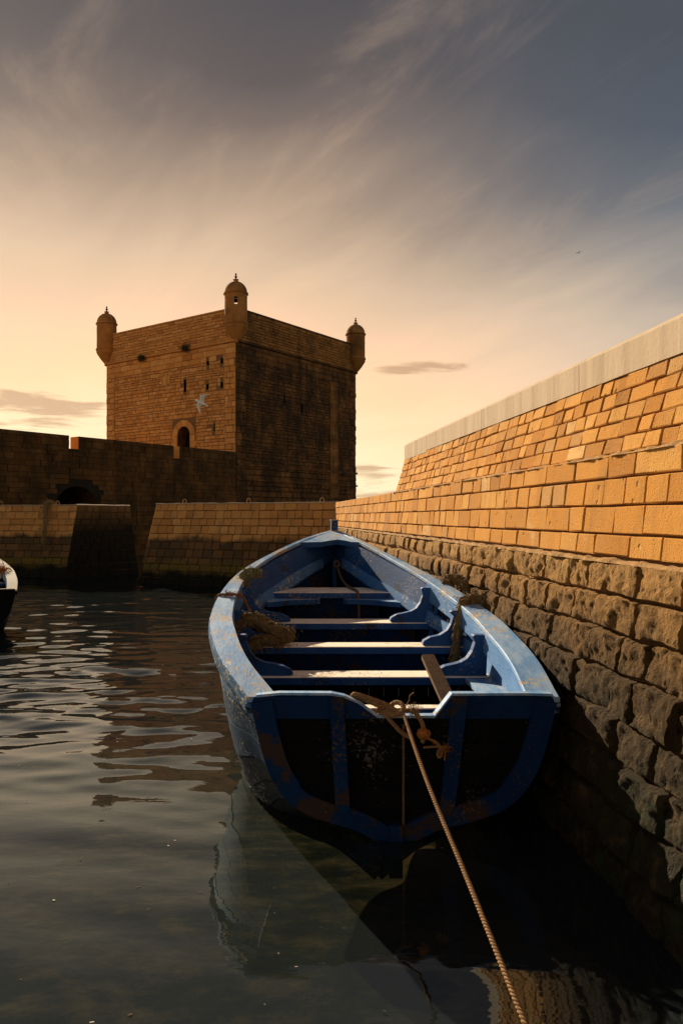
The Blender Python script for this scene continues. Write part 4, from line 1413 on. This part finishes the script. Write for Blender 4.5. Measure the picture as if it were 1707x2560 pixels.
# hitch and bight in the notch
rope_mesh(m2, curve([Wb(.02, -.03, .70), Wb(-.05, .0, .735), Wb(-.17, .03, .775), Wb(-.235, .04, .79), Wb(-.245, .06, .775), Wb(-.19, .06, .76), Wb(-.08, .05, .715), Wb(.0, .04, .69)], 50), .015, .07)
rope_mesh(m2, curve([Wb(-.06, -.02, .70), Wb(-.02, -.05, .685), Wb(.03, -.055, .70), Wb(.05, -.03, .735), Wb(.02, .02, .745), Wb(-.01, .05, .715), Wb(.03, .075, .66), Wb(.06, .07, .62)], 44), .015, .07)
rope_mesh(m2, curve([Wb(-.10, .05, .69), Wb(-.07, -.02, .69), Wb(-.01, -.055, .63), Wb(.045, -.055, .575), Wb(.10, -.055, .55)], 30), .013, .06)
rope_mesh(m2, curve([Wb(.03, .02, .70), Wb(.09, .0, .70), Wb(.13, -.02, .685), Wb(.16, -.045, .64), Wb(.17, -.05, .585), Wb(.165, -.05, .52)], 34), .014, .065)
rope_mesh(m2, curve([Wb(.17, -.05, .55), Wb(.22, -.05, .535), Wb(.26, -.05, .51), Wb(.275, -.05, .45), Wb(.262, -.05, .43), Wb(.255, -.05, .46), Wb(.28, -.05, .49)], 34), .008, .04)
rope_mesh(m2, curve([Wb(.17, -.05, .49), Wb(.24, -.05, .495), Wb(.31, -.05, .492)], 16), .007, .04)
m2.tube(curve([Wb(.06, 0, .715), Wb(.09, 0, .76), Wb(.095, 0, .79), Wb(.12, 0, .81)], 12), .004, 5)
fuzz(m2, [Wb(-.10, 0, .69), Wb(-.085, 0, .715), Wb(.10, 0, .705), Wb(.13, -.01, .71)], .03, 260, .05, 0, .0016, .2)
tag(m2.build('mooring_rope', 'rope', None, True), 'tan laid mooring rope hitched in the stern notch and stretched to the shore', 'rope')
m2 = MB()
kc = Wb(.168, -.06, .575)
rope_mesh(m2, [kc + Vector((.028 * math.cos(a), .012 * math.sin(a * 3), .022 * math.sin(a))) for a in [2 * math.pi * i / 20 for i in range(21)]], .014)
m2.tube([kc + Vector((-.02, 0, -.01)), kc + Vector((.02, -.005, .01))], .026, 8)
fuzz(m2, [kc, kc + Vector((.11, 0, -.11)), kc + Vector((.135, 0, -.085))], .02, 160, .035, 0, .0015, .3)
m2.tube(curve([kc + Vector((.0, 0, 0)), kc + Vector((.06, 0, -.05)), kc + Vector((.125, 0, -.10)), kc + Vector((.125, 0, -.16))], 14), .004, 5)
tag(m2.build('rope_knot', 'orange_rope'), 'orange whipped knot hanging below the stern notch', 'knot')
# bow rope over the foremost bench
m2 = MB()
rope_mesh(m2, curve([Wb(0, 4.79, 1.29), Wb(.01, 4.62, 1.22), Wb(.03, 4.4, 1.15), Wb(.06, 4.16, 1.10), Wb(.10, 3.85, 1.09), Wb(.125, 3.56, 1.088), Wb(.135, 3.52, 1.03), Wb(.14, 3.50, .85), Wb(.145, 3.5, .7)], 60), .014, .06)
rope_mesh(m2, [Wb(.03 * math.cos(a), 4.76 + .01 * math.sin(2 * a), 1.30 + .04 * math.sin(a)) for a in [2 * math.pi * i / 20 for i in range(41)]], .013)
tag(m2.build('bow_rope', 'brown_wood', None, True), 'thin brown rope hanging from the bow ring over the foremost bench', 'rope')

def fender(name, pts, r, nf, fl_, material, label, cat, second=None):
    m2 = MB()
    c = curve(pts, 60)
    rr = [r * (0.8 + .35 * noise.noise(p * 14)) for p in c]
    m2.tube(c, rr, 9)
    for k in range(7):
        ph = k * 1.9 + random.random()
        fr_ = random.uniform(.35, .75)
        path = [p + Vector((math.cos(i * fr_ + ph), math.sin(i * fr_ * 1.3 + ph), math.cos(i * fr_ * .9 + ph * 2))) * r * random.uniform(.75, .95) for i, p in enumerate(c)]
        rope_mesh(m2, curve(path[::2], 70), r * .24, r * 1.5, 0, 5)
    fuzz(m2, c, r * 1.7, nf // 2, fl_ * .75, 0, .0024, .5)
    o = m2.build(name, material)
    return tag(o, label, cat)
zs1 = zg(3.0)
fender('rope_fender', [Wb(.93, 2.78, .98), Wb(.92, 2.76, 1.13), Wb(.91, 2.80, 1.22), Wb(.95, 2.83, 1.27), Wb(1.02, 2.80, 1.27), Wb(1.07, 2.70, 1.20), Wb(1.08, 2.66, 1.05)], .045, 900, .07, 'rope_old',
       'thick weedy rope fender over the rail beside the second bench', 'rope fender')
fender('rope_fender', [Wb(.80, 1.98, .62), Wb(.83, 2.0, .80), Wb(.86, 2.04, .96), Wb(.90, 2.08, 1.08), Wb(.96, 2.12, 1.15), Wb(1.04, 2.12, 1.16), Wb(1.10, 2.08, 1.12), Wb(1.13, 2.05, 1.0)], .045, 1100, .07, 'rope_old',
       'long ragged brown rope fender hanging inside the rail by the wall', 'rope fender')
fender('rope_fender', [Wb(-1.00, 2.93, .98), Wb(-1.03, 2.93, 1.12), Wb(-1.06, 2.95, 1.22), Wb(-1.04, 2.97, 1.30), Wb(-.97, 2.96, 1.33), Wb(-.90, 2.95, 1.31)], .045, 900, .06, 'weed',
       'pale olive weed-covered rope clump on the water-side rail', 'rope fender')
fender('rope_fender', [Wb(-1.08, 2.10, .82), Wb(-1.02, 2.08, .95), Wb(-.94, 2.06, .99), Wb(-.86, 2.08, .95), Wb(-.78, 2.06, .91), Wb(-.68, 2.05, .88), Wb(-.62, 2.05, .84), Wb(-.72, 2.04, .80), Wb(-.86, 2.03, .80), Wb(-.98, 2.03, .74)], .058, 2200, .05, 'rope_old',
       'heap of shaggy brown old rope on the third bench', 'rope heap')
m2 = MB()
zc = zg(2.35) + .05
pl = half(2.35, -1)
rope_mesh(m2, curve([Wb(-pl - .06, 2.38, zc - .04), Wb(-pl - .02, 2.36, zc - .004), Wb(-pl + .05, 2.35, zc), Wb(-pl + .12, 2.34, zc + .004), Wb(-pl + .20, 2.33, zc - .02), Wb(-pl + .25, 2.31, zc - .12), Wb(-pl + .30, 2.28, zc - .2)], 40), .012)
fuzz(m2, [Wb(-pl + .05, 2.35, zc), Wb(-pl + .10, 2.35, zc), Wb(-pl + .16, 2.34, zc)], .02, 160, .06, 0, .002, .3)
tag(m2.build('twine_lashing', 'twine'), 'frayed red-brown twine wrapped across the water-side rail', 'twine')
# leaning board
m2 = MB()
a = at(1068, 1640, 6.05); b = at(1128, 1770, 5.45)
ax = (b - a).normalized(); wd = Vector((1, 0, 0)) - ax * ax.x; wd.normalize(); tk = ax.cross(wd).normalized() * .016
wd *= .052
rg = []
for t, k in ((0, .8), (.02, .95), (.3, .98), (.7, 1.0), (1.35, 1.02)):
    c = a + (b - a) * t
    rg.append([c - wd * k - tk, c + wd * k - tk, c + wd * k + tk, c - wd * k + tk])
m2.loft(rg)
tag(m2.build('loose_board', 'brown_wood'), 'short worn brown board leaning against the nearest bench', 'board')

# ------------------------------------------------------------------ gulls
def gull(c, size, yaw, roll, label, wing_up=.35):
    m2 = MB()
    body = [(-.5, .0, .012), (-.46, 0, .035), (-.40, .012, .075), (-.33, .012, .085), (-.26, 0, .09), (-.12, -.01, .13), (.05, -.012, .13), (.22, 0, .085), (.36, .012, .045), (.50, .02, .05), (.52, .02, .004)]
    rings = []
    for i, (x, z, r) in enumerate(body):
        fl_ = .35 if i >= 9 else 1.0
        rings.append([Vector((x, r * math.cos(a) * (1.5 if i >= 9 else 1), z + r * math.sin(a) * fl_)) for a in [2 * math.pi * k / 10 for k in range(10)]])
    m2.loft(rings, 0)
    for sgn in (-1, 1):
        st = [(.0, .05, .0, .24), (-.10, .26, wing_up * .30, .24), (-.14, .46, wing_up * .40, .22), (.0, .72, wing_up * .30, .15), (.22, .98, wing_up * .10, .03)]
        rg0, rg1 = [], []
        for x, y, z, ch_ in st:
            le = Vector((x - ch_ * .5, sgn * y, z + .03)); mid = Vector((x - ch_ * .25, sgn * y, z + .045)); te = Vector((x + ch_ * .9, sgn * y, z + .02))
            rg0.append([le, le + Vector((.09, 0, .022)), le + Vector((.095, 0, -.012)), le + Vector((.01, 0, -.02))])
            rg1.append([le + Vector((.05, 0, .018)), te, te + Vector((0, 0, -.006)), le + Vector((.055, 0, -.012))])
        m2.loft(rg0, 0); m2.loft(rg1, 1)
    R = Matrix.Rotation(yaw, 3, 'Z') @ Matrix.Rotation(roll[1], 3, 'Y') @ Matrix.Rotation(roll[0], 3, 'X')
    m2.v = [c + R @ (p * size) for p in m2.v]
    o = m2.build('seagull', 'gull_white', None, False, ['gull_white', 'gull_grey'], center=True)
    tag(o, label, 'seagull', 'gulls in the air')
gull(at(503, 1007, 34), .62, math.radians(12), (math.radians(58), math.radians(25)), 'white gull flying in front of the ochre tower face')
gull(at(1445, 632, 70), .35, math.radians(30), (0, 0), 'tiny distant gull high in the sky above the orange wall')

# ------------------------------------------------------------------ scum and bits of weed afloat
m2 = MB()
for i in range(150):
    y = 2.4 + 9 * random.random() ** 1.5
    x = random.uniform(-.45, .26) * y + random.gauss(0, .2)
    r = random.uniform(.0012, .005) * (1 + .06 * y)
    k = random.randint(5, 7)
    st = random.uniform(1, 3.0); an = random.gauss(0, .5)
    z = WATER_Z + (.002 if y < 5 else .010)
    P = []
    for j in range(k):
        a = 2 * math.pi * j / k
        q = r * random.uniform(.6, 1.2)
        px__, py__ = q * st * math.cos(a), q * math.sin(a)
        P.append(Vector((x + px__ * math.cos(an) - py__ * math.sin(an), y + px__ * math.sin(an) + py__ * math.cos(an), z)))
    m2.add(P + [p + Vector((0, 0, .0015)) for p in P], [tuple(range(k, 2 * k))] + [(j, (j + 1) % k, k + (j + 1) % k, k + j) for j in range(k)], i % 3 == 0)
tag(m2.build('floating_debris', None, None, False, ['leaf', 'float']), 'scattered specks of weed and foam floating on the water', 'debris', kind='stuff')
